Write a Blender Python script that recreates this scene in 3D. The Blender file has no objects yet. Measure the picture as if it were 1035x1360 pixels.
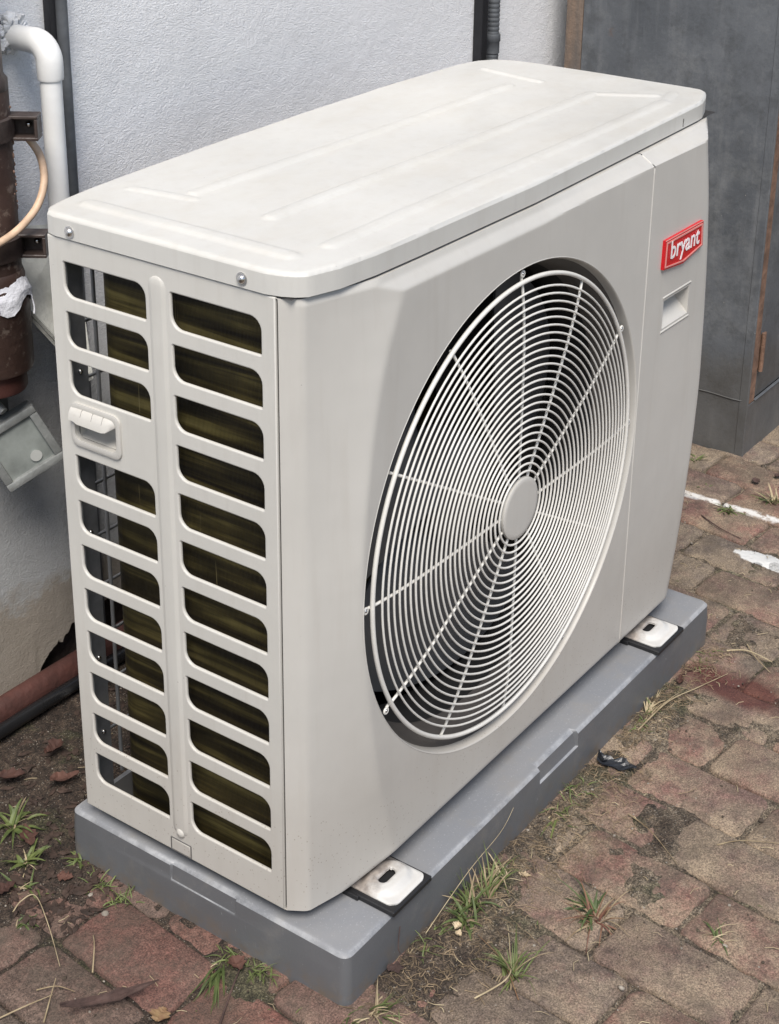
import bpy, bmesh, math, random
from mathutils import Vector, Matrix, noise
random.seed(11)
S = bpy.context.scene
COL = S.collection
# ---------------------------------------------------------------- camera, world, sun, exposure
cam = bpy.data.cameras.new('camera')
cam.sensor_fit = 'HORIZONTAL'; cam.sensor_width = 36.0
cam.lens = 2114.54 * 36.0 / 1035.0
cam.shift_x = (517.5 - 537.93) / 1035.0
cam.shift_y = (425.64 - 680.0) / 1035.0
cam.clip_start = 0.05; cam.clip_end = 500
co = bpy.data.objects.new('camera', cam); COL.objects.link(co)
Rx = Vector((0.577722, -0.816094, 0.015105)); Ux = Vector((0.290257, 0.222702, 0.930674)); Fx = Vector((0.762882, 0.533286, -0.365537))
M4 = Matrix((Rx, Ux, -Fx)).transposed().to_4x4()
M4.translation = Vector((-1.192068, -0.998232, 1.385388))
co.matrix_world = M4
S.camera = co

SUN_EL, SUN_AZ = 56.0, 217.0        # azimuth of the sun, degrees counter-clockwise from +x
w = bpy.data.worlds.new('World'); S.world = w; w.use_nodes = True
nt = w.node_tree; nt.nodes.clear()
sky = nt.nodes.new('ShaderNodeTexSky'); sky.sky_type = 'NISHITA'; sky.sun_disc = False
sky.sun_elevation = math.radians(SUN_EL); sky.sun_rotation = math.radians(90 - SUN_AZ)
sky.air_density = 1.0; sky.dust_density = 1.6; sky.ozone_density = 0.8
bgn = nt.nodes.new('ShaderNodeBackground'); bgn.inputs['Strength'].default_value = 0.094
wo = nt.nodes.new('ShaderNodeOutputWorld')
nt.links.new(sky.outputs[0], bgn.inputs[0]); nt.links.new(bgn.outputs[0], wo.inputs[0])
sl = bpy.data.lights.new('sun', 'SUN'); sl.energy = 2.9; sl.angle = math.radians(28); sl.color = (1.0, 0.95, 0.89)
so = bpy.data.objects.new('sun', sl); COL.objects.link(so)
sd = Vector((math.cos(math.radians(SUN_EL)) * math.cos(math.radians(SUN_AZ)), math.cos(math.radians(SUN_EL)) * math.sin(math.radians(SUN_AZ)), math.sin(math.radians(SUN_EL))))
so.rotation_euler = sd.to_track_quat('Z', 'Y').to_euler(); so.location = sd * 5
S.view_settings.view_transform = 'Standard'; S.view_settings.look = 'None'
S.view_settings.exposure = 0.50; S.view_settings.gamma = 1.0
S.view_settings.use_curve_mapping = False

# ---------------------------------------------------------------- helpers
OFF = {}
def mesh_obj(name, verts, faces, mat, parent=None, smooth=40, mats=None, fm=None):
    off = OFF.get(parent.name, Vector((0, 0, 0))) if parent else Vector((0, 0, 0))
    me = bpy.data.meshes.new(name)
    me.from_pydata([tuple(Vector(v) - off) for v in verts], [], faces)
    for m_ in (mats or [mat]): me.materials.append(m_)
    if fm: me.polygons.foreach_set('material_index', fm)
    me.update()
    if smooth:
        me.polygons.foreach_set('use_smooth', [True] * len(me.polygons))
        if smooth < 180: me.set_sharp_from_angle(angle=math.radians(smooth))
    o = bpy.data.objects.new(name, me); COL.objects.link(o)
    if parent: o.parent = parent; OFF[o.name] = off
    return o
def tag(o, label=None, cat=None, group=None, kind=None):
    if label: o['label'] = label
    if cat: o['category'] = cat
    if group: o['group'] = group
    if kind: o['kind'] = kind
    return o
def thing(name, label, cat, loc, group=None):
    o = bpy.data.objects.new(name, None); COL.objects.link(o); o.location = loc
    o.empty_display_size = 0.05
    OFF[o.name] = Vector(loc)
    return tag(o, label, cat, group)
def origin_to(o, loc):
    loc = Vector(loc)
    o.data.transform(Matrix.Translation(-loc)); o.location = loc
    return o
class MB:
    def __init__(s): s.v = []; s.f = []
    def add(s, v, f):
        n = len(s.v); s.v += [Vector(p) for p in v]; s.f += [tuple(i + n for i in q) for q in f]; return s
    def bm(s, b, mtx=None):
        b.verts.index_update()
        s.add([(mtx @ v.co if mtx else v.co.copy()) for v in b.verts], [[v.index for v in f.verts] for f in b.faces]); b.free(); return s
    def box(s, lo, hi, bev=0.0, seg=2, mtx=None):
        b = bmesh.new(); bmesh.ops.create_cube(b, size=1)
        lo, hi = Vector(lo), Vector(hi)
        for v in b.verts: v.co = Vector([lo[i] + (v.co[i] + .5) * (hi[i] - lo[i]) for i in range(3)])
        if bev: bmesh.ops.bevel(b, geom=list(b.edges), offset=bev, segments=seg, profile=0.5, affect='EDGES')
        return s.bm(b, mtx)
    def tube(s, pts, r, seg=10, closed=False, cap=True, rs=None):
        pts = [Vector(p) for p in pts]; n = len(pts)
        base = len(s.v); prev = None
        for i, p in enumerate(pts):
            a = pts[(i - 1) % n] if (closed or i > 0) else p
            c = pts[(i + 1) % n] if (closed or i < n - 1) else p
            t = (c - a).normalized()
            if prev is None:
                up = Vector((0, 0, 1)) if abs(t.z) < .9 else Vector((1, 0, 0))
                u = t.cross(up).normalized()
            else:
                u = (prev - t * prev.dot(t)).normalized()
            prev = u; v_ = t.cross(u); rr = rs[i] if rs else r
            for k in range(seg):
                a_ = 2 * math.pi * k / seg
                s.v.append(p + (u * math.cos(a_) + v_ * math.sin(a_)) * rr)
        m = n if closed else n - 1
        for i in range(m):
            for k in range(seg):
                a_ = base + i * seg + k; b_ = base + i * seg + (k + 1) % seg
                j = (i + 1) % n
                s.f.append((a_, b_, base + j * seg + (k + 1) % seg, base + j * seg + k))
        if cap and not closed:
            s.f.append(tuple(base + k for k in range(seg))[::-1]); s.f.append(tuple(base + (n - 1) * seg + k for k in range(seg)))
        return s
    def ring(s, c, R, r, ax='y', n=96, seg=8):
        pts = []
        for i in range(n):
            a = 2 * math.pi * i / n
            if ax == 'y': pts.append((c[0] + R * math.cos(a), c[1], c[2] + R * math.sin(a)))
            else: pts.append((c[0] + R * math.cos(a), c[1] + R * math.sin(a), c[2]))
        return s.tube(pts, r, seg, closed=True)
    def lathe_y(s, c, prof, n=96):      # prof: (radius, y)
        base = len(s.v)
        for (R, y) in prof:
            for i in range(n):
                a = 2 * math.pi * i / n
                s.v.append(Vector((c[0] + R * math.cos(a), y, c[2] + R * math.sin(a))))
        for j in range(len(prof) - 1):
            for i in range(n):
                s.f.append((base + j * n + i, base + j * n + (i + 1) % n, base + (j + 1) * n + (i + 1) % n, base + (j + 1) * n + i))
        return s
    def lathe(s, c, prof, n=32, mtx=None):      # prof: (radius, z)
        base = len(s.v)
        for (R, z) in prof:
            for i in range(n):
                a = 2 * math.pi * i / n
                p = Vector((R * math.cos(a), R * math.sin(a), z))
                s.v.append((mtx @ p if mtx else p) + Vector(c))
        for j in range(len(prof) - 1):
            for i in range(n):
                s.f.append((base + j * n + i, base + j * n + (i + 1) % n, base + (j + 1) * n + (i + 1) % n, base + (j + 1) * n + i))
        return s
    def prism(s, poly, to3, d0, d1):    # poly 2D, to3(u, v, depth)
        n = len(poly); base = len(s.v)
        for d in (d0, d1):
            for (u, v) in poly: s.v.append(Vector(to3(u, v, d)))
        s.f.append(tuple(base + i for i in range(n))[::-1]); s.f.append(tuple(base + n + i for i in range(n)))
        for i in range(n): s.f.append((base + i, base + (i + 1) % n, base + n + (i + 1) % n, base + n + i))
        return s
    def out(s, name, mat, parent=None, smooth=40): return mesh_obj(name, s.v, s.f, mat, parent, smooth)

# ---------------------------------------------------------------- node materials
class NM:
    def __init__(s, name):
        s.m = bpy.data.materials.new(name); s.m.use_nodes = True; s.t = s.m.node_tree
        s.b = s.t.nodes['Principled BSDF']; s.L = s.t.links
        s.pos = s.n('ShaderNodeNewGeometry').outputs['Position']
    def n(s, typ, **kw):
        x = s.t.nodes.new(typ)
        for k, v in kw.items(): setattr(x, k, v)
        return x
    def set(s, sock, val):
        if hasattr(val, 'is_linked') or hasattr(val, 'links'): s.L.new(val, sock)
        else: sock.default_value = val
    def noise(s, scale, detail=4, rough=.55, vec=None, dist=0.0):
        x = s.n('ShaderNodeTexNoise'); x.inputs['Scale'].default_value = scale; x.inputs['Detail'].default_value = detail
        x.inputs['Roughness'].default_value = rough; x.inputs['Distortion'].default_value = dist
        s.L.new(vec or s.pos, x.inputs['Vector']); return x.outputs['Fac']
    def voro(s, scale, vec=None, feature='F1'):
        x = s.n('ShaderNodeTexVoronoi', feature=feature); x.inputs['Scale'].default_value = scale
        s.L.new(vec or s.pos, x.inputs['Vector']); return x.outputs['Distance']
    def ramp(s, fac, *stops):
        x = s.n('ShaderNodeValToRGB'); e = x.color_ramp.elements
        while len(e) < len(stops): e.new(0.5)
        for i, (p, c) in enumerate(stops):
            e[i].position = p; e[i].color = (c, c, c, 1) if not isinstance(c, tuple) else (*c, 1)
        s.set(x.inputs[0], fac); return x.outputs[0]
    def mix(s, fac, a, b, mode='MIX'):
        x = s.n('ShaderNodeMix', data_type='RGBA', blend_type=mode)
        for sock, v in ((x.inputs[0], fac), (x.inputs[6], a), (x.inputs[7], b)):
            if isinstance(v, tuple): sock.default_value = (*v, 1)
            else: s.set(sock, v)
        return x.outputs[2]
    def math(s, op, a, b=0.0, c=0.0):
        x = s.n('ShaderNodeMath', operation=op); s.set(x.inputs[0], a); s.set(x.inputs[1], b)
        if op in ('MULTIPLY_ADD', 'SMOOTH_MIN'): s.set(x.inputs[2], c)
        return x.outputs[0]
    def xyz(s, v=None):
        x = s.n('ShaderNodeSeparateXYZ'); s.L.new(v or s.pos, x.inputs[0]); return x.outputs
    def scaled(s, sx, sy, sz, v=None):
        x = s.n('ShaderNodeMapping'); x.inputs['Scale'].default_value = (sx, sy, sz); s.L.new(v or s.pos, x.inputs[0]); return x.outputs[0]
    def objinfo(s): return s.n('ShaderNodeObjectInfo').outputs['Random']
    def col(s, c):
        if isinstance(c, tuple): s.b.inputs['Base Color'].default_value = (*c, 1)
        else: s.L.new(c, s.b.inputs['Base Color'])
    def rough(s, r): s.set(s.b.inputs['Roughness'], r)
    def metal(s, r): s.b.inputs['Metallic'].default_value = r
    def bump(s, h, dist=.001, strength=1.0, prev=None):
        x = s.n('ShaderNodeBump'); x.inputs['Distance'].default_value = dist; x.inputs['Strength'].default_value = strength
        s.L.new(h, x.inputs['Height'])
        if prev: s.L.new(prev, x.inputs['Normal'])
        s.L.new(x.outputs[0], s.b.inputs['Normal']); return x.outputs[0]

def simple(name, c, rough=.5, metal=0, nscale=8, var=.12, bump=0.0, bscale=200):
    m = NM(name); f = m.ramp(m.noise(nscale, 5, .6), (.3, 1 - var), (.7, 1 + var))
    m.col(m.mix(1.0, c, f, 'MULTIPLY')); m.rough(m.math('MULTIPLY', m.ramp(m.noise(nscale * 2.3, 4), (.3, .85), (.7, 1.15)), rough)); m.metal(metal)
    if bump: m.bump(m.noise(bscale, 4), bump)
    return m.m

def mat_case(name, c=(.72, .71, .665)):
    m = NM(name)
    big = m.ramp(m.noise(5, 4, .6), (.35, .94), (.65, 1.03))
    base = m.mix(1.0, c, big, 'MULTIPLY')
    # faint dust and rain streaks
    st = m.ramp(m.noise(1.0, 5, .6, m.scaled(60, 60, 5)), (.52, 0.0), (.75, 1.0))
    base = m.mix(m.math('MULTIPLY', st, .13), base, (.34, .30, .25))
    sm = m.ramp(m.noise(3.2, 7, .75), (.56, 0.0), (.72, 1.0)); base = m.mix(m.math('MULTIPLY', sm, .12), base, (.40, .36, .30))
    # dust caught on the near-level faces
    nz = m.xyz(m.n('ShaderNodeNewGeometry').outputs['Normal'])[2]
    dust = m.math('MULTIPLY', m.ramp(nz, (.6, 0.0), (.95, 1.0)), m.ramp(m.noise(9, 7, .7, m.scaled(1, 2.2, 1)), (.42, 0.0), (.75, 1.0)))
    base = m.mix(m.math('MULTIPLY', dust, .35), base, (.50, .46, .38))
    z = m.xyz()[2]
    mud_shade = m.math('MULTIPLY', m.ramp(m.math('ADD', z, m.math('MULTIPLY', m.noise(7, 6, .7), -.25)), (-.12, 1.0), (.16, 0.0)), .20)  # muddy film that also paints the dimmer light low on the casing
    base = m.mix(mud_shade, base, (.26, .215, .17))
    spl = m.math('MULTIPLY', m.ramp(m.voro(160), (.10, 1.0), (.16, 0.0)), m.ramp(m.math('ADD', z, m.math('MULTIPLY', m.noise(50, 3), -.22)), (-.06, 1.0), (-.02, 0.0)))
    base = m.mix(m.math('MULTIPLY', spl, .6), base, (.20, .15, .11))
    sp = m.ramp(m.voro(75), (.035, 1.0), (.06, 0.0)); spm = m.ramp(m.noise(22, 2), (.60, 0.0), (.66, 1.0))
    base = m.mix(m.math('MULTIPLY', m.math('MULTIPLY', sp, spm), .75), base, (.16, .14, .12))
    m.col(base); m.rough(m.ramp(m.noise(14, 4), (.3, .30), (.7, .48)))
    m.bump(m.noise(420, 2), .00012, .5, m.bump(m.noise(4, 1), .0012, .5))
    return m.m
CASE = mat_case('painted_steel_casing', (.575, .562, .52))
COVER_LIT = mat_case('casing_paint_lit', (.59, .582, .545))  # same casing paint, made lighter for the stronger light on the lid
CASE_SHADED = mat_case('casing_paint_shaded', (.525, .51, .472))  # same casing paint, darkened to put the front's weaker light into its colour
WIRE = simple('coated_grille_wire', (.70, .685, .64), .35, 0, 30, .06)
DARK = simple('unlit_interior_steel', (.035, .034, .033), .6)
SHROUD = simple('fan_shroud_plastic', (.11, .10, .092), .5)
DEEP = simple('unlit_inner_orifice', (.018, .018, .018), .7)  # black colour stands in for the lack of light deep in the opening
BLADE = simple('fan_blade_plastic', (.075, .077, .080), .42)
POSTG = simple('galvanised_corner_post', (.17, .175, .18), .5, .4, 40, .2)
CHROME = simple('bright_screw_steel', (.65, .64, .62), .22, 1)
RUBBER = simple('black_rubber', (.014, .014, .015), .55, bump=.0004)
RED = simple('red_badge_enamel', (.55, .006, .012), .28, 0, 30, .05)
REDL = simple('badge_border_enamel', (.72, .30, .27), .3, 0, 30, .05)
WHITE = simple('white_lettering', (.85, .80, .80), .4)
SEAM = simple('seam_shadow_gap', (.12, .115, .11), .7)

def mat_pad():
    m = NM('grey_pad_plastic')
    f = m.ramp(m.noise(6, 5, .6), (.3, .9), (.7, 1.1)); c = m.mix(1.0, (.118, .122, .128), f, 'MULTIPLY')
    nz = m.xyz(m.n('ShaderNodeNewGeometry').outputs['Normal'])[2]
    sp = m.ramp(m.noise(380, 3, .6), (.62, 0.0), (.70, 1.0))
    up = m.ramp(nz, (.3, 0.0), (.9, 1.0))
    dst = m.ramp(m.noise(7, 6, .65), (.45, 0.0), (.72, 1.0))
    c = m.mix(m.math('MULTIPLY', up, .62), c, m.mix(m.noise(3, 4), (.225, .235, .252), (.31, .322, .342)))  # paler bluish top: settled dust plus sky light put into the colour
    c = m.mix(m.math('MULTIPLY', m.math('MULTIPLY', sp, up), .4), c, (.46, .47, .48))
    c = m.mix(m.math('MULTIPLY', m.math('MULTIPLY', dst, up), .32), c, (.33, .31, .28))
    wear = m.math('MULTIPLY', m.math('MULTIPLY', m.ramp(nz, (.25, 0.0), (.5, 1.0)), m.ramp(nz, (.93, 1.0), (.995, 0.0))), m.ramp(m.noise(18, 7, .75), (.42, 0.0), (.60, 1.0)))
    c = m.mix(m.math('MULTIPLY', wear, .6), c, (.42, .43, .44))
    # soil splashed on the lowest few centimetres
    z = m.xyz()[2]
    low = m.math('MULTIPLY', m.ramp(m.math('MULTIPLY_ADD', z, 10.0, 1.0), (.05, 1.0), (.42, 0.0)), m.ramp(m.noise(40, 6, .7), (.45, 0.0), (.65, 1.0)))
    c = m.mix(m.math('MULTIPLY', low, .8), c, (.15, .115, .08))
    blot = m.ramp(m.noise(14, 8, .75), (.54, 0.0), (.70, 1.0)); c = m.mix(m.math('MULTIPLY', blot, .28), c, (.24, .22, .19))
    scr = m.ramp(m.noise(1, 6, .7, m.scaled(30, 180, 30), 1.5), (.66, 0.0), (.70, 1.0))
    c = m.mix(m.math('MULTIPLY', scr, .35), c, (.5, .5, .5))
    m.col(c); m.rough(m.ramp(m.noise(30, 4), (.3, .36), (.7, .55)))
    m.bump(m.noise(500, 3), .0003, .6, m.bump(m.noise(7, 2), .003, .5))
    return m.m
PAD = mat_pad()

def mat_coil():
    m = NM('coil_fins')
    x, y, z = m.xyz()
    streak = m.noise(1, 4, .6, m.scaled(10, 3, 70), .4)
    c = m.ramp(streak, (.36, (.012, .009, .005)), (.52, (.066, .052, .018)), (.64, (.17, .14, .048)), (.78, (.24, .20, .08)))
    blotch = m.ramp(m.noise(9, 3), (.35, .45), (.7, 1.25))
    c = m.mix(1.0, c, blotch, 'MULTIPLY')
    sc = m.ramp(m.noise(1, 2, .5, m.scaled(200, 260, 9)), (.735, 0.0), (.76, 1.0))
    c = m.mix(m.math('MULTIPLY', sc, .6), c, (.30, .25, .12))
    m.col(c); m.rough(.45); m.metal(.35)
    fin = m.n('ShaderNodeTexWave', wave_type='BANDS', bands_direction='Y'); fin.inputs['Scale'].default_value = 160
    m.L.new(m.pos, fin.inputs['Vector']); m.bump(fin.outputs['Fac'], .0006)
    return m.m
COIL = mat_coil()

def mat_wall():
    m = NM('rough_white_stucco')
    x, y, z = m.xyz()
    big = m.ramp(m.noise(2.2, 6, .65), (.3, .90), (.7, 1.05))
    c = m.mix(1.0, (.93, .935, .945), big, 'MULTIPLY')
    # greyer towards the ground, ragged, stronger by the pipes
    h = m.math('ADD', z, m.math('MULTIPLY', m.noise(5, 6, .7), -.55))
    left = m.ramp(m.math('ADD', x, m.math('MULTIPLY', m.noise(6, 4), .2)), (.30, 1.0), (.62, 0.0))
    low_grey = m.ramp(h, (.08, 1.0), (.40, 0.0))
    g2 = m.math('MULTIPLY', low_grey, m.math('MULTIPLY_ADD', left, .35, .40))
    c = m.mix(g2, c, (.27, .275, .27))
    base = m.ramp(m.math('ADD', z, m.math('MULTIPLY', m.noise(12, 8, .75), -.16)), (-.09, 1.0), (.03, 0.0))
    c = m.mix(m.math('MULTIPLY', base, .7), c, (.30, .24, .17))
    pit = m.ramp(m.noise(190, 6, .65, m.scaled(1, 1, 1.6), .4), (.30, .86), (.50, 1.0))
    c = m.mix(1.0, c, pit, 'MULTIPLY')
    m.col(c); m.rough(.85)
    hgt = m.math('ADD', m.noise(250, 6, .65, m.scaled(1, 1, 1.6), .4), m.math('MULTIPLY', m.noise(70, 3), .6))
    m.bump(hgt, .0032, .9, m.bump(m.noise(12, 4), .008, .4))
    return m.m
WALL = mat_wall()
PLASTER = simple('broken_plaster_edge', (.42, .37, .29), .95, 0, 40, .35, .004, 90)

def world_marks(m, c):
    """white paint strokes and the dark red stain that lie across several pavers"""
    x, y, z = m.xyz()
    n1 = m.noise(40, 6, .7); n2 = m.noise(6, 3)
    # thin paint stroke along y at x = 1.47
    xs = m.math('ADD', x, m.math('MULTIPLY', n2, .02))
    d = m.math('ABSOLUTE', m.math('SUBTRACT', xs, 1.482))
    d = m.math('ADD', d, m.math('MULTIPLY', m.math('SUBTRACT', n1, .5), .034))
    a = m.math('MULTIPLY', m.ramp(d, (.006, 1.0), (.010, 0.0)), m.ramp(m.noise(30, 5, .7), (.40, 0.0), (.48, 1.0)))
    c = m.mix(m.math('MULTIPLY', a, .9), c, (.72, .71, .68))
    # paint blotch
    dx = m.math('DIVIDE', m.math('SUBTRACT', x, 1.318), .026); dy = m.math('DIVIDE', m.math('SUBTRACT', y, -.085), .085)
    r = m.math('ADD', m.math('MULTIPLY', dx, dx), m.math('MULTIPLY', dy, dy))
    r = m.math('ADD', r, m.math('MULTIPLY', m.math('SUBTRACT', n1, .5), 1.6))
    c = m.mix(m.ramp(r, (.80, .95), (.98, 0.0)), c, (.74, .74, .71))
    # dark red stain
    dx = m.math('DIVIDE', m.math('SUBTRACT', x, .905), .055); dy = m.math('DIVIDE', m.math('SUBTRACT', y, -.19), .125)
    r = m.math('ADD', m.math('MULTIPLY', dx, dx), m.math('MULTIPLY', dy, dy))
    r = m.math('ADD', r, m.math('MULTIPLY', m.math('SUBTRACT', m.noise(14, 4), .5), 1.6))
    c = m.mix(m.ramp(r, (.35, .95), (1.1, 0.0)), c, m.mix(1.0, m.mix(.45, c, (.20, .09, .08)), (.52, .30, .29), 'MULTIPLY'))
    return c

def sand_mask(m):
    """pale sand lies in front of the pad, dark litter soil near the wall"""
    x, y, z = m.xyz()
    f = m.math('MULTIPLY_ADD', x, .55, m.math('MULTIPLY', y, -1.1))
    f = m.math('ADD', f, m.math('MULTIPLY', m.noise(6, 5, .6), .9))
    return m.ramp(f, (.30, 0.0), (.95, 1.0))

def mat_paver():
    m = NM('weathered_paver')
    r = m.objinfo()
    c = m.ramp(r, (.0, (.165, .115, .095)), (.25, (.175, .145, .12)), (.5, (.22, .105, .085)), (.7, (.165, .140, .118)), (.85, (.215, .105, .088)), (1.0, (.18, .155, .135)))
    off = m.n('ShaderNodeVectorMath', operation='ADD'); m.L.new(m.pos, off.inputs[0]); m.L.new(r, off.inputs[1])
    mott = m.noise(11, 6, .65, off.outputs[0]); mr = m.ramp(mott, (.38, .0), (.62, 1.0))
    c = m.mix(m.math('MULTIPLY', mr, .50), c, (.135, .115, .098))
    c = m.mix(m.math('MULTIPLY', m.ramp(m.noise(7, 6, .7), (.5, 0.0), (.68, 1.0)), .55), c, (.24, .115, .10))
    c = m.mix(1.0, c, m.ramp(m.noise(95, 5, .7), (.3, .62), (.72, 1.42)), 'MULTIPLY')
    # sand film
    sf = m.math('MULTIPLY', sand_mask(m), m.ramp(m.noise(10, 7, .72), (.40, 0.0), (.60, 1.0)))
    c = m.mix(m.math('MULTIPLY', sf, .8), c, (.33, .275, .20))
    dk = m.ramp(m.noise(5, 6, .7, m.scaled(1, 1.3, 1)), (.52, 0.0), (.70, 1.0))
    c = m.mix(m.math('MULTIPLY', dk, .5), c, (.065, .052, .042))
    # grit
    g = m.ramp(m.voro(330), (.16, 1.0), (.26, 0.0)); gm = m.ramp(m.noise(80, 3), (.52, 0.0), (.60, 1.0))
    c = m.mix(m.math('MULTIPLY', m.math('MULTIPLY', g, gm), .6), c, (.36, .32, .26))
    c = m.mix(1.0, c, m.ramp(m.noise(420, 2, .8), (.36, .52), (.50, 1.0), (.64, 1.5)), 'MULTIPLY')
    g = m.ramp(m.voro(150, m.scaled(1.1, .9, 1)), (.14, 1.0), (.22, 0.0)); gm = m.ramp(m.noise(60, 3), (.55, 0.0), (.62, 1.0))
    c = m.mix(m.math('MULTIPLY', m.math('MULTIPLY', g, gm), .8), c, (.035, .027, .022))
    inv = m.math('SUBTRACT', 1.0, sand_mask(m))
    c = m.mix(m.math('MULTIPLY', inv, .45), c, m.mix(1.0, c, (.50, .47, .46), 'MULTIPLY'))
    c = m.mix(1.0, c, (.96, .90, .845), 'MULTIPLY')
    film = m.ramp(m.noise(17, 8, .75), (.50, 0.0), (.60, 1.0))
    c = m.mix(m.math('MULTIPLY', film, .45), c, (.085, .066, .050))
    c = world_marks(m, c)
    m.col(c); m.rough(m.ramp(m.noise(30, 4), (.3, .72), (.7, .95)))
    m.bump(m.noise(200, 6, .7), .0030, 1.0, m.bump(m.noise(28, 5, .6), .0045, .8))
    return m.m
PAVER = mat_paver()

def mat_soil():
    m = NM('gritty_soil')
    c = m.ramp(m.noise(40, 7, .75), (.3, (.022, .015, .011)), (.5, (.062, .043, .031)), (.7, (.125, .092, .066)))
    sf = m.math('MULTIPLY', sand_mask(m), m.ramp(m.noise(9, 7, .7), (.36, .1), (.60, 1.0)))
    c = m.mix(m.math('MULTIPLY', sf, .8), c, m.ramp(m.noise(60, 5, .7), (.3, (.15, .115, .078)), (.7, (.40, .325, .23))))
    c = m.mix(m.math('MULTIPLY', m.ramp(m.noise(8, 5, .7), (.54, 0.0), (.64, 1.0)), .45), c, (.055, .07, .025))
    c = m.mix(1.0, c, m.ramp(m.noise(380, 2, .85), (.35, .35), (.50, 1.0), (.64, 2.1)), 'MULTIPLY')
    c = m.mix(1.0, c, m.ramp(m.noise(90, 4, .8), (.35, .5), (.65, 1.5)), 'MULTIPLY')
    g = m.ramp(m.voro(300), (.18, 1.0), (.28, 0.0)); gm = m.ramp(m.noise(70, 3), (.50, 0.0), (.58, 1.0))
    c = m.mix(m.math('MULTIPLY', m.math('MULTIPLY', g, gm), .85), c, (.46, .41, .34))
    c = world_marks(m, c)
    m.col(c); m.rough(.95)
    m.bump(m.noise(260, 6, .75), .007, 1.0, m.bump(m.voro(150), .006, .8))
    return m.m
SOIL = mat_soil()

def mat_cab():
    m = NM('weathered_grey_cabinet_paint')
    z = m.xyz()[2]
    c = m.ramp(m.noise(3.5, 7, .65), (.3, (.078, .085, .094)), (.7, (.145, .154, .164)))
    st = m.ramp(m.noise(1, 6, .65, m.scaled(28, 28, 2.5)), (.5, 0.0), (.75, 1.0))
    c = m.mix(m.math('MULTIPLY', st, .45), c, (.22, .225, .23))
    c = m.mix(m.math('MULTIPLY', m.ramp(m.noise(13, 8, .75), (.48, 0.0), (.62, 1.0)), .5), c, (.055, .058, .06))
    c = m.mix(m.math('MULTIPLY', m.ramp(m.noise(2.2, 8, .8), (.52, 0.0), (.66, 1.0)), .4), c, (.26, .265, .26))
    mud_shade = m.ramp(m.math('ADD', z, m.math('MULTIPLY', m.noise(9, 6, .7), -.18)), (-.12, 1.0), (.06, 0.0))
    c = m.mix(m.math('MULTIPLY', mud_shade, .45), c, (.085, .075, .06))
    sc = m.ramp(m.noise(1, 5, .6, m.scaled(25, 140, 45), 2.5), (.715, 0.0), (.73, 1.0))
    c = m.mix(m.math('MULTIPLY', sc, .8), c, (.03, .025, .022))
    rs = m.ramp(m.noise(5, 8, .75), (.66, 0.0), (.72, 1.0))
    c = m.mix(m.math('MULTIPLY', rs, .6), c, (.14, .075, .045))
    sp = m.ramp(m.voro(60), (.05, 1.0), (.08, 0.0)); sm = m.ramp(m.noise(12, 3), (.6, 0.0), (.68, 1.0))
    c = m.mix(m.math('MULTIPLY', sp, sm), c, (.30, .29, .27))
    m.col(c); m.rough(m.ramp(m.noise(9, 4), (.3, .38), (.7, .62)))
    m.bump(m.noise(6, 2), .005, .5, m.bump(m.noise(120, 4), .0006))
    return m.m
CAB = mat_cab()
RUST = simple('rusty_frame', (.165, .095, .062), .8, 0, 28, .5, .002, 90)
def mat_post():
    m = NM('rust_bleeding_timber_paint')
    c = m.ramp(m.noise(1, 6, .7, m.scaled(30, 30, 5)), (.32, (.24, .165, .115)), (.5, (.16, .125, .10)), (.68, (.11, .098, .09)))
    m.col(c); m.rough(.8); m.bump(m.noise(90, 5), .002)
    return m.m
POST = mat_post()
def mat_brown():
    m = NM('brown_pipe_plastic')
    c = m.ramp(m.noise(12, 6, .65), (.3, (.040, .022, .017)), (.7, (.072, .043, .034)))
    d = m.ramp(m.noise(55, 5, .7), (.56, 0.0), (.64, 1.0))
    c = m.mix(m.math('MULTIPLY', d, .35), c, (.33, .27, .22))
    m.col(c); m.rough(m.ramp(m.noise(20, 4), (.3, .42), (.7, .7))); m.bump(m.noise(60, 5), .0015)
    return m.m
BROWN = mat_brown()
BRK = simple('dark_bracket_plastic', (.05, .036, .031), .4, 0, 30, .35, .001, 80)
PVC = simple('white_pvc', (.78, .78, .76), .38, 0, 14, .06, .0006, 30)
BLACKP = simple('black_tube', (.011, .011, .013), .5, 0, 30, .3)
GREYP = simple('grey_conduit', (.10, .107, .115), .5, 0, 25, .35)
CABLE = simple('cream_cable_sheath', (.62, .44, .30), .5, 0, 40, .25)
RAG = simple('white_rag_cloth', (.70, .71, .75), .9, 0, 60, .15, .002, 150)
BOARD = simple('pale_board_face', (.55, .55, .50), .8, 0, 30, .18, .0015, 120)
LAMPF = simple('floodlight_casting', (.27, .28, .27), .5, .3, 30, .25, .0008)
LAMPG = simple('floodlight_dusty_glass', (.24, .26, .245), .22, 0, 18, .3)
TILE = simple('red_kerb_tile', (.070, .026, .020), .75, 0, 22, .4, .002, 90)
def leafmat(name, a, b, rough=.6, sss=0):
    m = NM(name); r = m.objinfo()
    f = m.math('ADD', m.math('MULTIPLY', m.noise(45, 4), .8), m.math('MULTIPLY', r, .3))
    m.col(m.ramp(f, (.3, a), (.75, b))); m.rough(rough); return m.m
GRASS = leafmat('green_blade', (.035, .060, .016), (.14, .17, .05))
STRAW = leafmat('dry_straw', (.16, .11, .06), (.46, .38, .24), .8)
REDST = leafmat('reddish_stem', (.13, .05, .035), (.25, .17, .08), .7)
LEAF = leafmat('dry_leaf', (.035, .014, .010), (.11, .050, .035), .8)
LEAFP = leafmat('pale_dead_leaf', (.38, .29, .18), (.62, .53, .38), .8)
BARK = simple('bark_wood', (.070, .042, .035), .9, 0, 40, .5, .003, 80)
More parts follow.
